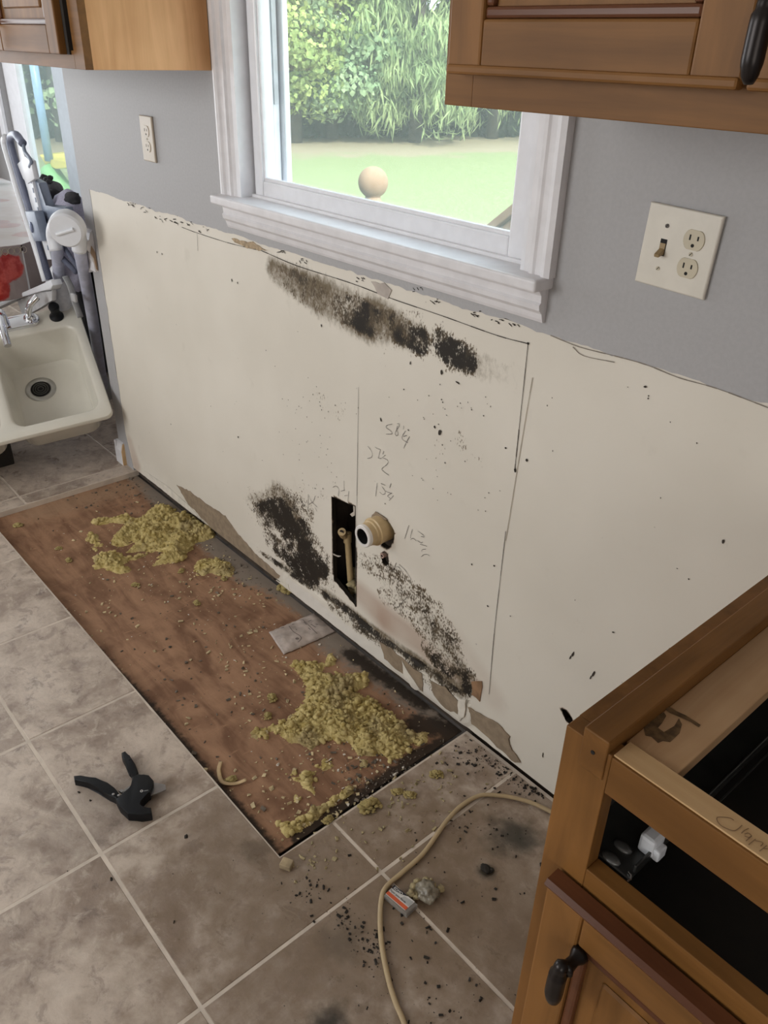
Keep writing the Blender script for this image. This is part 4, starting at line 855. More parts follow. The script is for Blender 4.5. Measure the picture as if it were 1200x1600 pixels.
# outside of bowls
for (a0, b0, a1, b1) in bowls:
    lp = loft(bm, [(rr_loop(a0-0.004, b0-0.004, a1+0.004, b1+0.004, 0.05), -0.02), (rr_loop(a0+0.010, b0+0.010, a1-0.010, b1-0.010, 0.055), -RD+0.02), (rr_loop(a0+0.03, b0+0.03, a1-0.03, b1-0.03, 0.055), -RD-0.008)])
    bm.faces.new(lp[-1])
m.build('basin', M['enamel'], sink, 'auto')
dc = SL(0.219, 0.270, -RD+0.001)
dq = SL(0.219, 0.329-0.055, -RD)
def drain(a, b):
    o = SL(a, b, -RD)
    d_ = MB().lathe([(0.030, -0.02), (0.036, 0.001), (0.040, 0.004), (0.054, 0.004), (0.057, 0.001)], o, nn, 28).build('drain_flange', plain('brushed_drain', (0.42, 0.41, 0.38), 0.35, 0.6), sink, True)
    MB().lathe([(0.0, 0.0018), (0.0405, 0.0018), (0.0405, 0.004)], o, nn, 24).build('drain_well', M['black'], d_)
    m2 = MB()
    for r in (0.012, 0.021, 0.029): m2.lathe([(r-0.003, 0.002), (r-0.003, 0.0045), (r, 0.0045), (r, 0.002)], o, nn, 20)
    m2.build('strainer_basket', M['slide_steel'], d_, True)
drain(0.222, 0.325); drain(0.59, 0.28)
fa = empty('faucet', (0, 0, 0)); fa.parent = sink; fa.location = SL(0.30, 0.515)-world_loc(sink)
base = [(0.30+0.145*math.cos(t)*(1), 0.515+0.027*math.sin(t)) for t in np.linspace(0, 2*math.pi, 36, endpoint=False)]
def stadium(ac, bc_, ha, hb, n=10):
    out = []
    for q in range(n+1): t = -math.pi/2+q*math.pi/n; out.append((ac+ha-hb+hb*math.cos(t), bc_+hb*math.sin(t)))
    for q in range(n+1): t = math.pi/2+q*math.pi/n; out.append((ac-ha+hb+hb*math.cos(t), bc_+hb*math.sin(t)))
    return out
FC = 0.275
MB().prism([SL(a, b, 0.0005) for a, b in stadium(FC, 0.515, 0.128, 0.029)], nn*0.016, 0.005, 3).build('faucet_plate', M['chrome'], fa, 'auto')
def handle(a):
    MB().lathe([(0.0, 0.016), (0.022, 0.016), (0.022, 0.022), (0.016, 0.026), (0.014, 0.034), (0, 0.034)], SL(a, 0.515), nn, 20).tube(catmull([SL(a, 0.515, 0.030), SL(a-0.004, 0.518, 0.055), SL(a-0.020, 0.525, 0.080), SL(a-0.050, 0.535, 0.098)], 5), [0.011]*5+[0.0115]*5+[0.013]*5+[0.012], 14).build('faucet_handle', M['chrome'], fa, 'auto')
handle(FC-0.095); handle(FC+0.102)
MB().lathe([(0, 0.016), (0.023, 0.016), (0.022, 0.055), (0.019, 0.075), (0.012, 0.085), (0, 0.087)], SL(FC, 0.515), nn, 20).tube(catmull([SL(FC, 0.515, 0.07), SL(FC, 0.47, 0.09), SL(FC, 0.40, 0.10), SL(FC, 0.34, 0.088)], 6), 0.013, 14).build('spout', M['chrome'], fa, 'auto')
MB().lathe([(0, 0), (0.026, 0), (0.026, 0.006), (0.020, 0.012), (0.016, 0.022), (0.0165, 0.040), (0.019, 0.046), (0.020, 0.056), (0.016, 0.063), (0, 0.065)], SL(0.086, 0.512), nn, 22).build('side_sprayer', M['black_plastic'], sink, 'auto')
# assumed crate below carrying the sink, its near-black colour standing in for shade
cr_ = MB()
lowb = SL(0.45, 0.25, -RD-0.012)
crate = cr_.prism([(-0.80, -0.33, 0.0), (-0.80, -0.62, 0.0), (-1.0, -0.62, 0.0), (-1.0, -0.33, 0.0)], (0, 0, 0.10), 0.006).build('assumed_crate', M['painted_shade']); tag(crate, 'assumed low crate under the tilted sink, near-black in place of shade', 'crate')

# ------------------------------------------------------------------ folded high chair behind the sink
def hp_(u, v, y=0.06): return wp(u/4.21, 180+v/4.21, y-0.08)
hc = empty('high_chair', (-1.15, 0.15, 0.0)); tag(hc, 'folded grey and white high chair behind the sink', 'high chair')
MB().tube(catmull([hp_(300, 1090, .02), hp_(230, 850, .02), hp_(150, 600, .02), hp_(80, 360, .02), hp_(32, 190, .02), hp_(38, 145, .02)], 6), 0.013, 12).build('tray_rail', M['white_plastic'], hc, True)
MB().tube(catmull([hp_(205, 650, .03), hp_(150, 480, .03), hp_(95, 290, .03), hp_(68, 185, .03), hp_(75, 140, .03), hp_(105, 130, .03), hp_(130, 160, .03), hp_(150, 185, .03)], 6), 0.014, 12).build('rail_grip', plain('slate_plastic', (0.17, 0.19, 0.27), 0.35), hc, True)
MB().tube([hp_(236, 800, .03), hp_(325, 1080, .03)], 0.013, 12).build('lower_tube', M['navy_fabric'], hc, True)
MB().prism([hp_(160, 632, .0), hp_(222, 632, .0), hp_(275, 830, .0), hp_(222, 832, .0)], (0, 0.035, 0), 0.006).build('height_latch', M['grey_plastic'], hc, 'auto')
MB().blob(hp_(206, 738, -.002), 0.015, (0.8, 0.3, 1.3), 2, 0).build('latch_button', plain('latch_button', (0.16, 0.19, 0.30), 0.4), hc, True)
MB().prism([hp_(118, 195, .035), hp_(140, 200, .035), hp_(215, 450, .035), hp_(335, 950, .035), hp_(310, 950, .035), hp_(195, 560, .035)], (0, 0.012, 0), 0.002).build('rack_strip', M['white_plastic'], hc)
m = MB()
for q in range(8):
    t = 0.30+q*0.085; a = hp_(140+190*t+4, 210+740*t, .0335); m.box(a-Vector((.004, .0005, .008)), a+Vector((.004, .001, .008)))
m.build('rack_slots', M['grey_plastic'], hc)
MB().prism([hp_(110, 320, .03), hp_(160, 270, .03), hp_(200, 300, .03), hp_(225, 420, .03), hp_(180, 452, .03), hp_(150, 420, .03)], (0, 0.02, 0), 0.004).build('tray_hook', M['white_plastic'], hc, 'auto')
MB().tube(catmull([hp_(120, 170, .032), hp_(150, 190, .032), hp_(165, 240, .032), hp_(205, 300, .032), hp_(195, 340, .032)], 5), 0.006, 8).build('release_lever', M['grey_plastic'], hc, True)
MB().prism([hp_(188, 440, .045), hp_(215, 420, .045), hp_(255, 445, .045), hp_(300, 605, .045), hp_(425, 605, .045), hp_(440, 680, .045), hp_(340, 830, .045), hp_(300, 820, .045), hp_(240, 650, .045)], (0, 0.03, 0), 0.006).build('seat_shell', M['grey_plastic'], hc, 'auto')
pad = MB(); pd = hp_(420, 850, .15)
pad.blob(hp_(470, 640, .13), 0.085, (1.0, 0.7, 0.85), 3, 0.22, 1.5, 2.0).blob(hp_(430, 800, .14), 0.11, (0.9, 0.6, 1.1), 3, 0.15, 1.5, 5.0).blob(hp_(460, 960, .14), 0.10, (0.75, 0.5, 1.2), 3, 0.2, 1.5, 8.0)
pad.build('seat_pad', M['pad_fabric'], hc, True)
MB().tube([hp_(360, 890, .06), hp_(500, 1030, .06)], 0.010, 8).tube([hp_(410, 850, .06), hp_(515, 1010, .06)], 0.008, 8).build('pad_fold', M['navy_fabric'], hc, True)
arch = catmull([hp_(372, 890, .03), hp_(350, 780, .03), hp_(380, 690, .03), hp_(440, 665, .03), hp_(500, 710, .03), hp_(520, 800, .03), hp_(522, 890, .03)], 6)
MB().tube(arch, 0.024, 14).build('leg_joint', M['white_plastic'], hc, True)
hubc = hp_(428, 765, -.035)
MB().lathe([(0, 0.0), (0.050, 0.002), (0.056, 0.008), (0.056, 0.040), (0, 0.040)], hubc, (-0.72, 0.66, 0.22), 28).tube([hubc+Vector((-0.020, -0.021, -0.010)), hubc+Vector((0.022, 0.019, 0.008))], 0.006, 10).build('hub_cap', M['white_plastic'], hc, 'auto')
la = hp_(375, 870, .03); lb = hp_(405, 1310, .16)
MB().tube([la, lb], [0.021, 0.021], 14).build('leg', M['pale_grey_plastic'], hc, True)
ra = hp_(522, 870, .03); rf = fp(168, 620, 0.02)
MB().tube(catmull([ra, ra.lerp(rf, 0.35)+Vector((0.0, 0.0, -0.01)), rf+Vector((0.02, -0.02, 0.06))], 6), 0.021, 14).build('leg', M['pale_grey_plastic'], hc, True)
MB().tube([rf+Vector((0.02, -0.02, 0.09)), rf+Vector((0, 0, 0.0))], [0.026, 0.028], 14).build('rubber_foot', plain('foot_grey', (0.36, 0.36, 0.35), 0.6), hc, True)
lf = fp(60, 668, 0.02)
MB().tube([lb, Vector((lb.x-0.06, lb.y+0.05, 0.02))], 0.021, 14).build('leg', M['pale_grey_plastic'], hc, True)
MB().prism([hp_(-60, 1255, .0), hp_(330, 1085, .0), hp_(345, 1120, .0), hp_(330, 1150, .0), hp_(240, 1165, .0), hp_(130, 1200, .0), hp_(60, 1230, .0), hp_(-60, 1290, .0)], (0, 0.04, 0), 0.005).build('cross_bar', M['white_plastic'], hc, 'auto')
MB().prism([hp_(110, 1215, .02), hp_(250, 1165, .02), hp_(340, 1150, .02), hp_(340, 1220, .02), hp_(260, 1270, .02), hp_(150, 1330, .02)], (0, 0.02, 0), 0.004).build('foot_plate', plain('foot_plate_grey', (0.55, 0.55, 0.56), 0.4), hc, 'auto')
MB().blob(hp_(390, 1160, .09), 0.085, (0.75, 0.5, 1.15), 3, 0.05).build('seat_bulb', plain('bulb_grey', (0.60, 0.60, 0.62), 0.4), hc, True)
MB().tube(catmull([hp_(430, 1060, .05), hp_(465, 1130, .05), hp_(490, 1220, .05), hp_(530, 1330, .05)], 5), 0.012, 8, flat=0.3).build('harness_strap', plain('strap_grey', (0.30, 0.30, 0.30), 0.8), hc, True)
bq = hp_(488, 1200, .035); MB().box(bq-Vector((.018, .006, .014)), bq+Vector((.018, .006, .014)), 0.004).build('buckle', plain('buckle_grey', (0.42, 0.42, 0.42), 0.4), hc, 'auto')

# things piled on the high chair
pile = MB().blob(hp_(365, 575, .14), 0.075, (1.15, 0.9, 0.42), 3, 0.22, 1.8, 3.0).build('folded_shirt', M['stripes'], None, True); tag(pile, 'grey striped shirt folded on top of the high chair', 'clothing')
shc = hp_(345, 490, .14)
sh = MB().blob(shc+Vector((0.0, 0, 0)), 0.052, (1.25, 0.7, 0.60), 3, 0.10, 1.5, 4.0).build('shoe', M['shoe_grey'], None, True); tag(sh, 'dark grey shoe lying on the striped shirt', 'shoe')
MB().blob(shc+Vector((0.045, -0.012, -0.012)), 0.030, (1.0, 0.9, 0.8), 3, 0.05).build('toe_cap', M['dark_cloth'], sh, True)
m = MB()
for q in range(7): m.blob(shc+Vector((-0.05+q*0.012, -0.015+0.01*(q % 2), 0.030+0.006*(q % 3))), 0.012, (1, 1, 0.8), 2, 0.3, seed=q)
m.build('laces', plain('lace_grey', (0.06, 0.06, 0.065), 0.9), sh, True)
rg = MB().blob(hp_(478, 545, .12), 0.035, (1.0, 0.7, 0.6), 3, 0.35, 2.2, 6.0).build('dark_sock', M['dark_cloth'], None, True); tag(rg, 'small dark balled cloth beside the striped shirt', 'clothing')

# dining table with apple print cloth
dt = empty('dining_table', (-1.9, -0.1, 0)); tag(dt, 'dark dining table under the apple print cloth at the left edge', 'table')
MB().prism([(-2.95, -1.10, 0.70), (-1.13, -1.10, 0.70), (-1.13, -0.05, 0.70), (-1.50, 0.46, 0.70), (-2.95, 0.46, 0.70)], (0, 0, 0.027), 0.004).build('tabletop', M['dark_wood'], dt)
MB().box((-2.55, -1.0, 0.60), (-1.23, -0.13, 0.70)).build('table_apron', M['dark_wood'], dt)
for x, y in ((-1.29, -0.94), (-1.29, -0.19), (-2.49, -0.94), (-2.49, -0.19)): MB().box((x-0.04, y-0.04, 0), (x+0.04, y+0.04, 0.70), 0.006).build('leg', M['dark_wood'], dt)
m = MB(); z0 = 0.7285; top_ = MB()
top_.prism([(-2.96, -1.11, z0), (-1.118, -1.11, z0), (-1.118, -0.045, z0), (-1.495, 0.47, z0), (-2.96, 0.47, z0)], (0, 0, 0.002))
for k in range(40):       # hanging drop with soft folds
    ya, yb = -1.11+1.06*k/40, -1.11+1.06*(k+1)/40; fa_ = 0.008*math.sin(k*0.9); fb_ = 0.008*math.sin((k+1)*0.9)
    for j in range(4):
        za, zb2 = z0+0.001-0.05*j, z0+0.001-0.05*(j+1); s0, s1_ = j/4, (j+1)/4
        m.face([(-1.118+fa_*s0, ya, za), (-1.118+fb_*s0, yb, za), (-1.118+fb_*s1_, yb, zb2), (-1.118+fa_*s1_, ya, zb2)])
for k in range(20):       # drop along the clipped corner
    f0, f1 = k/20, (k+1)/20; A0 = Vector((-1.118, -0.045, z0+0.001)).lerp(Vector((-1.495, 0.47, z0+0.001)), f0); B0 = Vector((-1.118, -0.045, z0+0.001)).lerp(Vector((-1.495, 0.47, z0+0.001)), f1); w0 = Vector((0.006*math.sin(k*0.9), 0.004*math.sin(k*0.9), -0.2)); w1 = Vector((0.006*math.sin((k+1)*0.9), 0.004*math.sin((k+1)*0.9), -0.2))
    m.face([A0, B0, B0+w1, A0+w0])
tc = top_.build('tablecloth', M['cloth_top']); m.build('cloth_drop', M['tablecloth'], tc); tag(tc, 'red apple print vinyl cloth over the dining table', 'tablecloth')
m = MB()
for k in range(46): m.tube([Vector((-1.1155, -1.10+k*0.0235+0.011*math.cos(t), z0-0.018+0.012*math.sin(t))) for t in np.linspace(0, 2*math.pi, 12)], 0.0011, 5, cap=False)
o = m.build('printed_rings', plain('ring_print', (0.35, 0.30, 0.22), 0.4), tc)
cu = on_floor(5, 232, 0.73); cup = MB().lathe([(0, 0), (0.03, 0), (0.042, 0.02), (0.05, 0.06), (0.056, 0.061), (0.056, 0.066), (0.03, 0.085), (0, 0.09)], (-2.66, 0.33, 0.7308), (0, 0, 1), 24).build('covered_bowl', M['teal'], None, 'auto'); tag(cup, 'teal lidded bowl on the far part of the tablecloth', 'bowl')
filler = MB().blob((-1.60, 0.39, 0.27), 0.30, (0.95, 0.55, 0.90), 3, 0.10, 1.4, 2.0).build('black_filler', plain('black_filler', (0.006, 0.006, 0.007), 0.8, bump=0.3)); tag(filler, 'black bag added as shade in the corner behind the high chair leg', 'filler')  # black shape added where the nook corner only lies in shade

# ------------------------------------------------------------------ pipe cutter on the tiles
def cu_(u, v, z): return fp(80+u/5.4545, 1140+v/5.4545, z)
pc = empty('pipe_cutter', cu_(600, 500, 0)); tag(pc, 'black ratchet pipe cutter lying open on a tile', 'tool')
zt = 0.026
def flat(pts, z1, z0): return [cu_(u, v, z1) for u, v in pts], (0, 0, z0-z1)
P, v = flat([(190, 388), (250, 384), (380, 410), (480, 445), (540, 490), (588, 548), (560, 596), (490, 555), (400, 480), (300, 446), (196, 428)], zt-0.002, 0.004)
MB().prism(P, v, 0.004, 3).build('handle', M['black_plastic'], pc, 'auto')
P, v = flat([(597, 192), (630, 178), (668, 220), (718, 290), (742, 360), (726, 400), (690, 404), (668, 330), (622, 260), (600, 228)], zt-0.001, 0.005)
h2_ = MB().prism(P, v, 0.004, 3).build('handle', M['black_plastic'], pc, 'auto')
for (u, v_) in ((668, 250), (722, 398)):
    q = cu_(u, v_, zt-0.0008); MB().lathe([(0, 0), (0.0032, 0), (0.0032, 0.0006), (0, 0.0006)], q, (0, 0, 1), 12).build('rivet', M['black'], h2_)
P, v = flat([(690, 400), (740, 375), (790, 383), (832, 384), (872, 430), (870, 470), (842, 536), (785, 566), (748, 608), (742, 640), (765, 662), (850, 660), (856, 712), (760, 720), (650, 715), (580, 650), (548, 590), (600, 545), (668, 515), (680, 470)], zt, 0.002)
MB().prism(P, v, 0.003, 2).build('body', M['black_plastic'], pc, 'auto')
P, v = flat([(820, 450), (880, 452), (972, 468), (977, 510), (920, 535), (845, 560)], 0.016, 0.0135)
MB().prism(P, v).build('blade', M['steel'], pc)
P, v = flat([(575, 520), (600, 505), (618, 518), (600, 535)], 0.020, 0.014); MB().prism(P, v).build('ratchet_pin', M['steel'], pc)
P, v = flat([(600, 530), (668, 478), (674, 488), (610, 542)], 0.018, 0.015); MB().prism(P, v).build('spring_link', M['steel'], pc)
q = cu_(770, 524, zt); MB().lathe([(0.0020, 0.0), (0.0020, 0.0004), (0.0030, 0.0004), (0.0030, 0.0)], q, (0, 0, 1), 16).build('emblem_ring', M['pvc_white'], pc)
P = [cu_(u, v_, zt+0.0003) for u, v_ in ((788, 520), (826, 513), (828, 519), (790, 527))]; MB().face(P).build('emblem_bar', plain('emblem_grey', (0.20, 0.20, 0.20), 0.5), pc)
for (u, v_) in ((575, 562), (530, 552)): MB().lathe([(0, 0), (0.003, 0), (0.003, 0.001), (0, 0.0012)], cu_(u, v_, zt-0.001), (0, 0, 1), 10).build('rivet', M['steel'], pc)

# ------------------------------------------------------------------ packet, blade box, cable, dust lump
def pkt(u, v, z=SUBZ+0.008): return fp(400+u/8.571, 940+v/8.571, z)
pk = empty('packet', pkt(600, 420, SUBZ)); tag(pk, 'crumpled silvery plastic packet on the subfloor by the wall', 'packet')
c00, c10, c11, c01 = pkt(170, 390), pkt(370, 690), pkt(1075, 378), pkt(780, 130)
bm = bmesh.new(); NU, NV_ = 28, 16; top = []
for i in range(NU+1):
    row = []
    for j in range(NV_+1):
        s, t = i/NU, j/NV_; q = c00.lerp(c01, s).lerp(c10.lerp(c11, s), t)
        edge = min(s, 1-s, t, 1-t); puff = min(1, edge*7)
        q = q+Vector((0, 0, -0.005+0.006*puff+0.0030*mnoise.noise(Vector((s*7, t*5, 2)))*puff+0.0016*mnoise.noise(Vector((s*17, t*12, 6)))))
        q.x += 0.002*mnoise.noise(Vector((s*9, t*9, 1))); row.append(bm.verts.new(q))
    top.append(row)
for i in range(NU):
    for j in range(NV_): bm.faces.new((top[i][j], top[i+1][j], top[i+1][j+1], top[i][j+1]))
m = MB(); m.bm.free(); m.bm = bm; film = m.build('film', M['packet'], pk, True)
md = film.modifiers.new('thick', 'SOLIDIFY'); md.thickness = 0.0006
def pst(name, u0, v0, u1, v1, w, mat, z=SUBZ+0.0125):
    a, b = pkt(u0, v0, z), pkt(u1, v1, z); d_ = (b-a).normalized(); n_ = Vector((-d_.y, d_.x, 0))*w; return MB().face([a-n_, b-n_, b+n_, a+n_]).build(name, mat, pk)
m = MB()
for pl in ([(440, 325), (500, 400), (590, 460), (605, 500), (560, 545)], [(625, 240), (720, 330), (820, 430)]):
    Pp = catmull([pkt(a, b, SUBZ+0.0125) for a, b in pl], 4)
    for a, b in zip(Pp, Pp[1:]):
        d_ = (b-a).normalized(); n_ = Vector((-d_.y, d_.x, 0))*0.0009; m.face([a-n_, b-n_, b+n_, a+n_])
cc = pkt(550, 495, SUBZ+0.0126)
m.lathe([(0.0022, 0), (0.0045, 0), (0.0045, 0.0002), (0.0022, 0.0002)], cc, (0, 0, 1), 16)
for (u0, v0, u1, v1) in ((480, 305, 515, 300), (335, 352, 375, 345), (530, 365, 550, 380), (735, 300, 800, 345), (700, 265, 745, 245), (640, 270, 680, 310), (700, 350, 730, 375), (800, 300, 830, 305)):
    a, b = pkt(u0, v0, SUBZ+0.0125), pkt(u1, v1, SUBZ+0.0125); d_ = (b-a).normalized(); n_ = Vector((-d_.y, d_.x, 0))*0.0011; m.face([a-n_, b-n_, b+n_, a+n_])
m.build('print', M['packet_print'], pk)['kind'] = 'stuff'

def bx(u, v, z): return fp(595+u/17.143, 1375+v/17.143, z)
BH = 0.014
b00, b10, b11, b01 = bx(95, 400, BH), bx(690, 910, BH), bx(985, 650, BH), bx(370, 140, BH)
box = empty('fastener_box', (b00+b11)/2*1.0); box.location.z = 0; tag(box, 'small clear box with white, orange and black label by the cable', 'box')
MB().prism([b00, b10, b11, b01], (0, 0, -BH+0.001), 0.001).build('case', M['clear_plastic'], box)
MB().prism([b00.lerp(b11, 0.06), b10.lerp(b01, 0.06), b11.lerp(b00, 0.06), b01.lerp(b10, 0.06)], (0, 0, -0.010)).build('contents', plain('grey_contents', (0.26, 0.21, 0.17), 0.6, var=0.4, scale=120), box).location.z -= 0.002
def bl(s, t, h=0.0004): q = b01.lerp(b11, s).lerp(b00.lerp(b10, s), t); return Vector((q.x, q.y, BH+h))
MB().face([bl(0, 0), bl(0.88, 0), bl(0.88, 0.9), bl(0, 0.9)]).build('label_card', M['card_white'], box)
MB().face([bl(0, 0.60, .0006), bl(0.88, 0.60, .0006), bl(0.88, 0.86, .0006), bl(0, 0.86, .0006)]).build('orange_band', M['label_orange'], box)
MB().face([bl(0.0, 0.0, .0006), bl(0.60, 0.0, .0006), bl(0.50, 0.10, .0006), bl(0.36, 0.22, .0006), bl(0.18, 0.28, .0006), bl(0.0, 0.30, .0006)]).build('black_flash', M['label_black'], box)
MB().face([bl(0.52, 0.16, .0006), bl(0.86, 0.06, .0006), bl(0.86, 0.55, .0006), bl(0.46, 0.42, .0006)]).build('grey_window', M['label_grey'], box)
def text(body, s, t, size, mat, name, parent, bold=0.0):
    cu2 = bpy.data.curves.new(name, 'FONT'); cu2.body = body; cu2.size = size; cu2.extrude = 0.00005; cu2.offset = bold
    o = bpy.data.objects.new(name, cu2); COL.objects.link(o)
    xa = (bl(1, t)-bl(0, t)).normalized(); za = Vector((0, 0, 1)); ya = za.cross(xa).normalized(); q = bl(s, t, .0009)
    me_ = bpy.data.meshes.new_from_object(o.evaluated_get(bpy.context.evaluated_depsgraph_get())); bpy.data.objects.remove(o, do_unlink=True)
    mo = bpy.data.objects.new(name, me_); COL.objects.link(mo); me_.materials.append(mat); mo.parent = parent
    mo.matrix_world = Matrix(((xa.x, ya.x, za.x, q.x), (xa.y, ya.y, za.y, q.y), (xa.z, ya.z, za.z, q.z), (0, 0, 0, 1))); mo.location = q-world_loc(parent); mo.matrix_parent_inverse = Matrix.Identity(4)
    return mo
LBX = (b11-b01).length; LBY = (b00-b01).length
text('EDMO', 0.05, 0.24, LBY*0.26, M['card_white'], 'label_lettering', box, 0.0001)
text('Paper Joint Bands', 0.02, 0.52, LBY*0.19, M['label_black'], 'label_lettering', box)

cp_ = [(640, 1640), (632, 1600), (618, 1566), (607, 1530), (597, 1480), (594, 1440), (596, 1405), (604, 1385), (630, 1362), (660, 1335), (682, 1305), (700, 1280), (722, 1258), (750, 1243), (780, 1243), (805, 1247), (835, 1256), (868, 1272)]
cb = MB().tube(catmull([fp(a, b, 0.0055) for a, b in cp_], 6), 0.0050, 12, flat=0.75, up=(0, 0, 1)).build('cable', M['cable'], None, True); tag(cb, 'cream electrical cable snaking over the tiles by the cabinet', 'cable')
lp = fp(668, 1392, 0.016)
lump = MB().blob(lp, 0.021, (1.15, 0.95, 0.72), 4, 0.30, 2.2, 9.0).build('crumpled_wrap', plain('dusty_wrap', (0.20, 0.175, 0.13), 0.35, var=0.25, scale=80, bump=0.4, bdist=0.002), None, True); tag(lump, 'crumpled grey wrap with dusty fluff beside the labelled box', 'rubbish')
m = MB(); rr = random.Random(3)
for q in range(46):
    a = rr.uniform(0.5, 3.9); R0 = rr.uniform(0.014, 0.032); m.blob((lp.x+R0*math.cos(a+0.6), lp.y+R0*math.sin(a+0.6), rr.uniform(.003, .014)), rr.uniform(.003, .008), (1, 1, .7), 2, .5, 2.2, q)
o = m.build('fluff', M['insulation_dirty'], lump, True); o['kind'] = 'stuff'
bk = fp(759, 1357, 0.004)
gb = MB().blob(bk, 0.010, (1.2, 0.9, 0.45), 3, 0.3, 2.0, 1.0).blob(bk+Vector((.010, .006, 0)), 0.006, (1, 1, .5), 2, .3).build('tar_lump', M['grime'], None, True); tag(gb, 'small black lump in an ashy spot right of the cable', 'debris')
cs = fp(448, 1350, 0.008)
cp2 = MB().box(cs-Vector((.012, .010, .007)), cs+Vector((.012, .010, .006)), 0.002, Matrix.Translation(cs) @ Matrix.Rotation(0.5, 4, 'Z') @ Matrix.Translation(-cs)).build('grout_chip', plain('chip', (0.36, 0.28, 0.17), 0.9, var=0.3, bump=0.5)); tag(cp2, 'tan mortar chip at the near corner of the floor opening', 'debris')

# ------------------------------------------------------------------ insulation
def in_poly(x, y, P):
    c = False; j = len(P)-1
    for i in range(len(P)):
        if (P[i][1] > y) != (P[j][1] > y) and x < (P[j][0]-P[i][0])*(y-P[i][1])/(P[j][1]-P[i][1])+P[i][0]: c = not c
        j = i
    return c
def edge_d(x, y, P):
    best = 9
    for a, b in zip(P, P[1:]+P[:1]):
        dx, dy = b[0]-a[0], b[1]-a[1]; t = max(0, min(1, ((x-a[0])*dx+(y-a[1])*dy)/(dx*dx+dy*dy+1e-12))); best = min(best, math.hypot(x-a[0]-t*dx, y-a[1]-t*dy))
    return best
def heap(name, polys_px, n, hmax, rmin, rmax, mat, label, group=None, seed=1, z=SUBZ, holes=0.35):
    r = random.Random(seed); m = MB()
    polys = [[tuple(fp(a, b, z)[:2]) for a, b in pp] for pp in polys_px]
    areas = [abs(sum(a[0]*b[1]-a[1]*b[0] for a, b in zip(P, P[1:]+P[:1])))/2 for P in polys]
    def height(x, y, P):
        wx, wy = x+0.010*mnoise.noise(Vector((x*40, y*40, seed+7))), y+0.010*mnoise.noise(Vector((x*40, y*40, seed+17)))
        inside = in_poly(wx, wy, P)
        if not inside: return -1
        e = min(1, edge_d(wx, wy, P)/0.04)**0.6
        b1 = 1-abs(mnoise.noise(Vector((x*38, y*38, seed*3.3))))*1.9; b2 = 1-abs(mnoise.noise(Vector((x*95, y*95, seed*5.1))))*1.8; b3 = mnoise.noise(Vector((x*260, y*260, seed*2.1))); lump = mnoise.noise(Vector((x*17, y*17, seed*1.3)))
        h = e*(0.40+0.55*lump+0.30*b1+0.24*b2+0.16*b3)-0.20
        return hmax*h
    for P, A in zip(polys, areas):
        xs_ = [p[0] for p in P]; ys_ = [p[1] for p in P]; st = 0.0026
        ux = np.arange(min(xs_)-0.01, max(xs_)+0.01, st); uy = np.arange(min(ys_)-0.01, max(ys_)+0.01, st)
        H = [[height(x, y, P) for y in uy] for x in ux]; V = {}
        def vert(i, j):
            if (i, j) not in V:
                x, y = ux[i], uy[j]; V[i, j] = m.bm.verts.new((x+0.0016*mnoise.noise(Vector((x*300, y*300, 3))), y+0.0016*mnoise.noise(Vector((x*300, y*300, 9))), z+max(0.0, H[i][j])))
            return V[i, j]
        for i in range(len(ux)-1):
            for j in range(len(uy)-1):
                if max(H[i][j], H[i+1][j], H[i+1][j+1], H[i][j+1]) > 0: m.bm.faces.new((vert(i, j), vert(i+1, j), vert(i+1, j+1), vert(i, j+1)))
        k = int(n*A/sum(areas)); c = 0
        while c < k:
            x, y = r.uniform(min(xs_), max(xs_)), r.uniform(min(ys_), max(ys_))
            if not in_poly(x, y, P): continue
            c += 1; h = height(x, y, P)
            if h < hmax*0.06 and r.random() < 0.72: continue
            rad = rmin+(rmax-rmin)*r.random()**2
            R3 = Matrix.Rotation(r.uniform(0, 6.28), 3, 'Z') @ Matrix.Rotation(r.uniform(-.7, .7), 3, 'X')
            m.blob((x, y, z+max(0, h)+rad*0.15), rad, (r.uniform(.9, 1.5), r.uniform(.7, 1.1), r.uniform(.6, 1.0)), 2, 0.45, 1.7, r.uniform(0, 50), R3)
    o = m.build(name, mat, None, True); tag(o, label, 'insulation', group, 'stuff'); return o
def c1(l): return [(130+a/3.4286, 780+b/3.4286) for a, b in l]
def c3(l): return [(380+a/3.158, 940+b/3.158) for a, b in l]
heap('insulation_heap', [c1([(370, 40), (430, 30), (520, 75), (600, 90), (720, 170), (700, 210), (620, 235), (600, 260), (540, 330), (470, 350), (360, 360), (420, 290), (300, 285), (210, 290), (300, 230), (210, 260), (150, 250), (150, 190), (240, 140), (170, 130), (60, 145), (40, 120), (80, 100), (200, 95), (300, 100)]),
                         c1([(20, 180), (80, 190), (110, 250), (60, 285), (25, 250)]), c1([(50, 310), (180, 285), (240, 310), (340, 290), (340, 310), (230, 340), (260, 400), (180, 400), (60, 370)])], 650, 0.040, 0.002, 0.0085, M['insulation'], 'yellow insulation heap on the subfloor at the far left end', seed=3)
heap('insulation_heap', [c1([(580, 380), (620, 320), (690, 310), (740, 330), (800, 330), (820, 380), (800, 420), (740, 420), (690, 400), (620, 415)])], 110, 0.024, 0.002, 0.007, M['insulation'], 'small tawny insulation heap right of the far heap', seed=4)
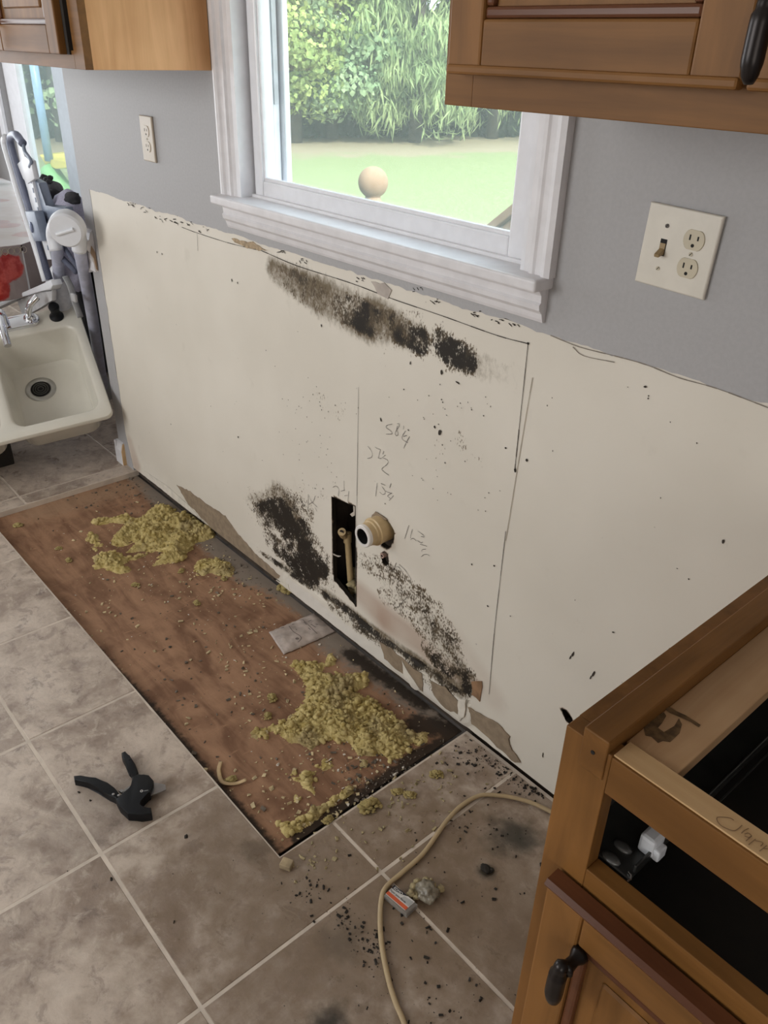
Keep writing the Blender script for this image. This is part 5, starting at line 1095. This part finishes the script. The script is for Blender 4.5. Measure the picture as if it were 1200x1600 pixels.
heap('insulation_heap', [c3([(205, 320), (260, 290), (380, 300), (440, 255), (460, 300), (390, 350), (520, 350), (610, 350), (620, 420), (560, 450), (640, 480), (700, 520), (780, 580), (830, 640), (930, 645), (900, 700), (800, 770), (720, 810), (700, 770), (560, 760), (520, 710), (420, 690), (330, 730), (220, 690), (170, 660), (60, 690), (30, 670), (80, 620), (180, 600), (250, 540), (300, 480), (300, 420), (260, 350)]),
                         c3([(210, 850), (330, 835), (390, 770), (430, 770), (455, 820), (370, 870), (340, 950), (290, 920), (240, 890)]), c3([(145, 1080), (240, 1080), (300, 1040), (400, 1000), (530, 900), (555, 940), (420, 1040), (330, 1110), (215, 1170)]), c3([(570, 790), (615, 790), (610, 850), (575, 840)]), c3([(240, 950), (280, 950), (285, 985), (245, 1000)])], 1300, 0.027, 0.002, 0.0085, M['insulation'], 'large crumbled yellow insulation heap at the near end of the opening', seed=9)
tm = MB(); tr_ = random.Random(21)
for q in range(34):
    a = tr_.uniform(0, 6.28); R0 = 1.25*math.sqrt(tr_.random()); rad = tr_.uniform(.22, .5)*(1.15-0.4*R0)
    tm.blob((R0*math.cos(a)*1.2, R0*math.sin(a)*.8, rad*.5+0.75*(1-R0/1.3)*tr_.random()), rad, (tr_.uniform(.9, 1.4), 1, .75), 2, .5, 1.9, q*1.3)
tuft0 = tm.build('insulation_tuft', M['insulation'], None, True)
tufts = [(455, 918, .020, 0, 'yellow insulation tuft leaning on the wall foot near the packet'), (578, 1262, .017, 1, 'yellow insulation tuft on the tile edge beside the near heap'), (682, 1212, .011, 1, 'brownish insulation tuft on the tile near the wall'), (640, 1243, .010, 1, 'dusty insulation tuft between two others on the tile'), (620, 1238, .009, 1, 'dusty insulation tuft left of its neighbour on the tile'),
         (515, 902, .009, 0, None), (28, 822, .011, 0, 'lone pale insulation tuft at the far left edge of the opening'), (212, 915, .009, 0, 'pale insulation tuft alone below the far heap'), (92, 858, .008, 0, 'pale insulation tuft left of the far heap, upper of two'), (108, 876, .009, 0, 'pale insulation tuft left of the far heap, lower of two'), (283, 893, .009, 0, 'tawny insulation tuft between the far heaps'), (308, 943, .009, 0, 'pale tuft on the middle of the bare subfloor'), (425, 1092, .011, 0, 'pale insulation tuft left of the near heap'), (418, 1120, .009, 0, 'pale insulation tuft low left of the near heap'), (512, 1282, .009, 1, 'dusty tuft on the tile at the near end of the opening'), (360, 1220, .010, 0, 'pale tuft by the curled wood shaving'), (350, 905, .008, 0, 'tawny tuft under the small heap by the wall')]
first = True
for (px, py, s, on_tile, lab) in tufts:
    if lab is None: continue
    o = tuft0 if first else tuft0.copy()
    if not first: COL.objects.link(o)
    first = False
    q = fp(px, py, 0.0 if on_tile else SUBZ); o.location = (q.x, q.y-(0.02 if px == 455 else 0), q.z+s*0.12); o.scale = (s, s, s); o.rotation_euler = (0, 0, random.uniform(0, 6.28)); tag(o, lab, 'insulation', 'loose insulation tufts')
# curled wood shaving
sv = MB()
cs_ = catmull([fp(345, 1190, SUBZ+.006), fp(342, 1205, SUBZ+.004), fp(348, 1222, SUBZ+.008), fp(368, 1224, SUBZ+.004), fp(385, 1218, SUBZ+.010)], 6)
sv.tube(cs_, 0.005, 6, flat=0.25, up=(0, 0, 1)).build('wood_shaving', M['shaving'], None, True)
so = bpy.data.objects['wood_shaving']; tag(so, 'curled pale wood shaving on the brown subfloor', 'debris')

# crumbs: cream flakes over the subfloor, dark grit over the tiles
def crumbs(name, spots, n, mat, label, seed, rmin, rmax, zf):
    r = random.Random(seed); m = MB(); c = 0
    while c < n:
        (px, py, sx, sy) = r.choice(spots); q = fp(r.gauss(px, sx), r.gauss(py, sy), 0.0); inside = FX0+0.01 < q.x < FX1-0.01 and FY0+0.01 < q.y < -0.012
        if (zf == 'sub') != inside or q.y > -0.012 or (q.x > 1.89 and q.y > -0.62): continue
        z = SUBZ if inside else 0.0; rad = rmin+(rmax-rmin)*r.random()**2.5
        rr = bmesh.ops.create_cube(m.bm, size=1.0); R3 = Matrix.Rotation(r.uniform(0, 6.28), 3, 'Z') @ Matrix.Rotation(r.uniform(0, 1.2), 3, 'X'); sc = (r.uniform(.7, 1.9), r.uniform(.6, 1.1), r.uniform(.3, .7))
        for v in rr['verts']:
            co = Vector((v.co.x*sc[0], v.co.y*sc[1], v.co.z*sc[2]))*rad*1.6+Vector((r.uniform(-.3, .3), r.uniform(-.3, .3), r.uniform(-.2, .2)))*rad; v.co = R3 @ co+Vector((q.x, q.y, z+rad*0.45))
        c += 1
    o = m.build(name, mat, None, False); tag(o, label, 'debris', None, 'stuff'); return o
crumbs('insulation_crumbs', [(230, 850, 80, 40), (520, 1130, 70, 60), (500, 1250, 60, 40), (350, 900, 60, 30), (430, 1080, 60, 60), (250, 950, 120, 60)], 700, M['crumb'], 'cream crumbs and flakes strewn over the bare subfloor', 11, 0.0010, 0.0048, 'sub')
crumbs('subfloor_grit', [(260, 770, 40, 25), (400, 880, 40, 30), (600, 1150, 60, 40), (200, 760, 60, 20), (620, 1210, 40, 30), (300, 1050, 90, 90)], 650, plain('grey_grit', (0.13, 0.105, 0.08), 0.9, var=0.4), 'grey grit and plaster dust on the bare subfloor by the wall', 12, 0.001, 0.0045, 'sub')
crumbs('white_chips', [(560, 1180, 60, 60), (250, 860, 100, 50), (480, 1000, 80, 60), (640, 1210, 40, 20)], 130, M['gypsum'], 'white plaster chips scattered on the subfloor', 15, 0.001, 0.004, 'sub')
crumbs('floor_grit', [(700, 1330, 60, 60), (640, 1480, 60, 60), (760, 1280, 40, 40), (540, 1440, 20, 14), (575, 1475, 12, 16), (600, 1510, 10, 20), (480, 1390, 25, 14), (740, 1180, 30, 25), (690, 1560, 70, 40), (300, 1350, 150, 100)], 420, M['grime'], 'dark grit scattered on the tiles near the cabinet', 13, 0.0006, 0.0034, 'tile')
crumbs('tile_crumbs', [(600, 1260, 50, 25), (690, 1215, 40, 25), (560, 1300, 60, 40), (480, 1350, 20, 14)], 150, M['insulation_dirty'], 'tan insulation crumbs on the tiles by the opening', 14, 0.001, 0.004, 'tile')
crumbs('wall_foot_grit', [(800, 1205, 25, 14), (840, 1230, 15, 10), (765, 1180, 20, 12)], 160, M['grime'], 'dark crumbs along the wall foot beside the cabinet', 16, 0.0008, 0.0035, 'tile')

# ------------------------------------------------------------------ outdoors
GZ0 = -0.50
bm = bmesh.new(); V = []; dry_ = []
A = np.array([-16.5, 2.0]); Bq = np.array([-9.6, 18.0])
dl = (Bq-A)/np.linalg.norm(Bq-A); nl = np.array([dl[1], -dl[0]])          # towards the house
for xx in np.linspace(-30, 14, 60):
    row = []
    for yy in np.linspace(0.13, 34, 50):
        row.append(bm.verts.new((xx, yy, GZ0))); dist = (np.array([xx, yy])-A)@nl; dry_.append(float(np.clip(1-(dist-0.3)/2.6, 0, 1)))
    V.append(row)
for i in range(59):
    for j in range(49): bm.faces.new((V[i][j], V[i+1][j], V[i+1][j+1], V[i][j+1]))
me = bpy.data.meshes.new('lawn'); bm.to_mesh(me); bm.free(); at = me.attributes.new('dry', 'FLOAT', 'POINT'); at.data.foreach_set('value', dry_); me.materials.append(M['lawn'])
lawn = bpy.data.objects.new('lawn', me); COL.objects.link(lawn); tag(lawn, 'sunlit green lawn with a dry strip before the trees', 'lawn', kind='structure')

def leaves(n, centers, radii, size, kind, seed):
    r = np.random.default_rng(seed); k = len(centers); idx = r.integers(0, k, n); d = r.normal(size=(n, 3)); d /= np.linalg.norm(d, axis=1)[:, None]; d[:, 2] = np.where(r.random(n) < 0.3, d[:, 2], np.abs(d[:, 2])*1.0-0.2)
    P = centers[idx]+d*(radii[idx]*r.uniform(0.72, 1.05, n))[:, None]*np.array([1, 1, 0.8])
    nrm = d+r.normal(size=(n, 3))*0.55; nrm /= np.linalg.norm(nrm, axis=1)[:, None]
    if kind == 'droop': t = np.stack([r.normal(size=n)*0.25, r.normal(size=n)*0.25, -np.ones(n)], 1)
    else: t = r.normal(size=(n, 3))*0.7+np.array([0, 0, -0.6])
    t -= nrm*(t*nrm).sum(1)[:, None]; t /= np.linalg.norm(t, axis=1)[:, None]; b = np.cross(nrm, t)
    s = size*r.uniform(0.6, 1.25, n)
    L_, W_ = (2.3, 0.30) if kind == 'droop' else (1.0, 0.85)
    sl = s[:, None]
    pts = [P-t*sl*L_*0.5, P+b*sl*W_*0.5-t*sl*L_*0.12, P+b*sl*W_*0.30+t*sl*L_*0.16, P+t*sl*L_*0.5-nrm*sl*0.12, P-b*sl*W_*0.30+t*sl*L_*0.16, P-b*sl*W_*0.5-t*sl*L_*0.12]
    Vv = np.stack(pts, 1).reshape(-1, 3); Fq = np.arange(n*6).reshape(n, 6)
    return Vv, Fq
def tree(x, y, h, rad, leafmat, kind, size, n, seed, label, low=0.6):
    r = np.random.default_rng(seed); root = empty('tree', (x, y, GZ0)); tag(root, label, 'tree', 'trees beyond the lawn')
    nc = 60; c = []
    for _ in range(nc):
        zf = r.random(); a = r.uniform(0, 6.28); prof = rad*(0.85*math.sin(math.pi*min(1, 0.25+0.72*zf)))*math.sqrt(r.uniform(0.25, 1))
        c.append((x+prof*math.cos(a), y+prof*math.sin(a), GZ0+low+zf*(h-low)))
    c = np.array(c); Vv, Fq = leaves(n, c, r.uniform(0.45, 0.85, nc), size, kind, seed)
    me = bpy.data.meshes.new('foliage'); Vv = Vv-np.array([x, y, GZ0]); me.from_pydata(Vv.tolist(), [], Fq.tolist()); me.materials.append(leafmat)
    o = bpy.data.objects.new('foliage', me); COL.objects.link(o); o.parent = root; o['kind'] = 'stuff'
    m = MB(); m.tube([(x, y, GZ0), (x+0.05, y, GZ0+h*0.4), (x, y+0.1, GZ0+h*0.8)], [0.16, 0.12, 0.05], 9)
    for q in range(5):
        a = q*1.3; m.tube([(x, y, GZ0+h*(0.22+0.1*q)), (x+rad*0.6*math.cos(a), y+rad*0.6*math.sin(a), GZ0+h*(0.36+0.1*q))], [0.06, 0.02], 6)
    m.build('trunk', M['bark'], root, True)
def along(t, off=0.0): q = A+(Bq-A)*t-nl*off; return q[0], q[1]
T = [(0.02, 1.6, 5.5, 2.2, 'leaf_cool', 'leaf', .15, 7000, 'bushy tree seen through the nook window'), (0.22, 1.5, 5.5, 2.2, 'leaf_cool', 'leaf', .15, 7000, 'dark bushy tree hidden behind the wall between the windows'), (0.43, 1.3, 6.0, 2.0, 'leaf_maple', 'leaf', .125, 38000, 'yellow-green maple at the left of the window view'),
     (0.56, 1.8, 6.5, 2.1, 'leaf_cool', 'leaf', .125, 36000, 'cool green broadleaf tree in the middle of the window view'), (0.66, 0.9, 5.5, 1.5, 'leaf_willow', 'droop', .16, 14000, 'drooping feathery tree right of the middle of the window view'), (0.79, 1.6, 6.0, 2.0, 'leaf_willow', 'droop', .16, 9000, 'drooping pale tree under the right wall cabinet'), (0.95, 1.8, 6, 2.2, 'leaf_cool', 'leaf', .15, 6000, 'broadleaf tree at the far right end of the row'), (0.50, 1.0, 4.6, 1.3, 'leaf_maple', 'leaf', .12, 22000, 'small bright maple before the middle tree')]
for i, (t, off, h, rad, mt, kind, sz, n, lab) in enumerate(T):
    x, y = along(t, off); tree(x, y, h, rad, M[mt], kind, sz, n, 20+i, lab, 0.75 if kind == 'leaf' else 0.30)
r = np.random.default_rng(5); cs = []
for t in np.linspace(-0.08, 1.08, 90):
    for q in range(5): x, y = along(t, 2.4+r.uniform(0, 1.2)); cs.append((x, y, GZ0+5.2*r.uniform(0.0, 1.0)**1.6))
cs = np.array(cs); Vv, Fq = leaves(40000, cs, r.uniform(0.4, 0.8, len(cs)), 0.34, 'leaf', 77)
me = bpy.data.meshes.new('undergrowth'); me.from_pydata(Vv.tolist(), [], Fq.tolist()); me.materials.append(M['leaf_dark']); o = bpy.data.objects.new('undergrowth', me); COL.objects.link(o); tag(o, 'undergrowth behind the row of trees, leaves darkened as shade', 'undergrowth', kind='stuff')

# deck newel and stair rail
nb = wp(583, 285, 1.05); rb = 0.058
nw = empty('newel_post', (nb.x, nb.y, GZ0)); tag(nw, 'wooden deck newel post with ball top beyond the glass', 'post')
MB().box((nb.x-0.045, nb.y-0.045, GZ0), (nb.x+0.045, nb.y+0.045, nb.z-rb-0.05), 0.004).build('shaft', M['deck_wood'], nw)
MB().lathe([(0.03, -rb-0.05), (0.045, -rb-0.045), (0.045, -rb-0.02), (0.032, -rb-0.006), (0.03, -rb+0.005)]+[(rb*math.cos(t), rb*math.sin(t)) for t in np.linspace(-1.05, math.pi/2-0.001, 12)]+[(0, rb)], (nb.x, nb.y, nb.z), (0, 0, 1), 24).build('ball_cap', M['deck_wood'], nw, True)
ra_ = wp(757, 353, 1.0); rb_ = wp(800, 318, 1.0); dv = rb_-ra_; p0 = ra_-dv*2.0; p1 = rb_+dv*1.2
dk = empty('deck_rail', (p0.x, 1.0, GZ0)); tag(dk, 'sloping wooden stair rail low at the right of the window', 'railing')
MB().prism([p0+Vector((0, 0, 0.0)), p1, p1-Vector((0, 0, 0.035)), p0-Vector((0, 0, 0.035))], (0, 0.09, 0), 0.004).build('handrail', M['deck_wood'], dk)
MB().prism([p0+Vector((0, 0.025, -0.035)), p1+Vector((0, 0.025, -0.035)), p1+Vector((0, 0.025, -0.40)), p0+Vector((0, 0.025, -0.40))], (0, 0.04, 0), 0.003).build('rail_board', M['deck_wood'], dk)
MB().box((p1.x-0.05, 1.0, GZ0), (p1.x+0.04, 1.09, p1.z-0.04), 0.004).build('post', M['deck_wood'], dk)

# play set beyond the nook window
def zp(u, v, Y=3.2): return wp(u/8.0, 90+v/8.0, Y)
ps = empty('play_set', (zp(600, 1250).x, 3.2, GZ0)); tag(ps, 'blurred blue, yellow and green play set beyond the nook window', 'play set')
b0 = zp(430, 150); b1 = zp(605, 1240)
MB().tube([b0+(b0-b1)*0.35, b1+Vector((0, 0, -0.05))], 0.055, 12).build('blue_pole', M['swing_blue'], ps, True)
y0_, y1_ = zp(490, 1230), zp(930, 1330)
MB().prism([zp(485, 1215), zp(545, 1265), zp(640, 1280), zp(930, 1290), zp(935, 1385), zp(700, 1390), zp(570, 1350)], (0, 0.5, 0), 0.02).build('slide', M['swing_yellow'], ps, 'auto')
MB().prism([zp(630, 1195, 3.9), zp(900, 1170, 3.9), zp(900, 1215, 3.9), zp(700, 1235, 3.9)], (0, 0.08, 0), 0.01).build('slide_lip', M['swing_yellow'], ps, 'auto')
g0 = zp(600, 1380); g1 = zp(700, 1600)
MB().tube([g0, Vector((g1.x+0.12, 3.3, GZ0))], [0.12, 0.16], 10).build('green_leg', M['swing_green'], ps, True)
MB().tube([zp(900, 1380)+Vector((0.3, 0.1, 0)), Vector((zp(900, 1380).x+0.4, 3.3, GZ0))], [0.10, 0.12], 10).build('green_leg', M['swing_green'], ps, True)
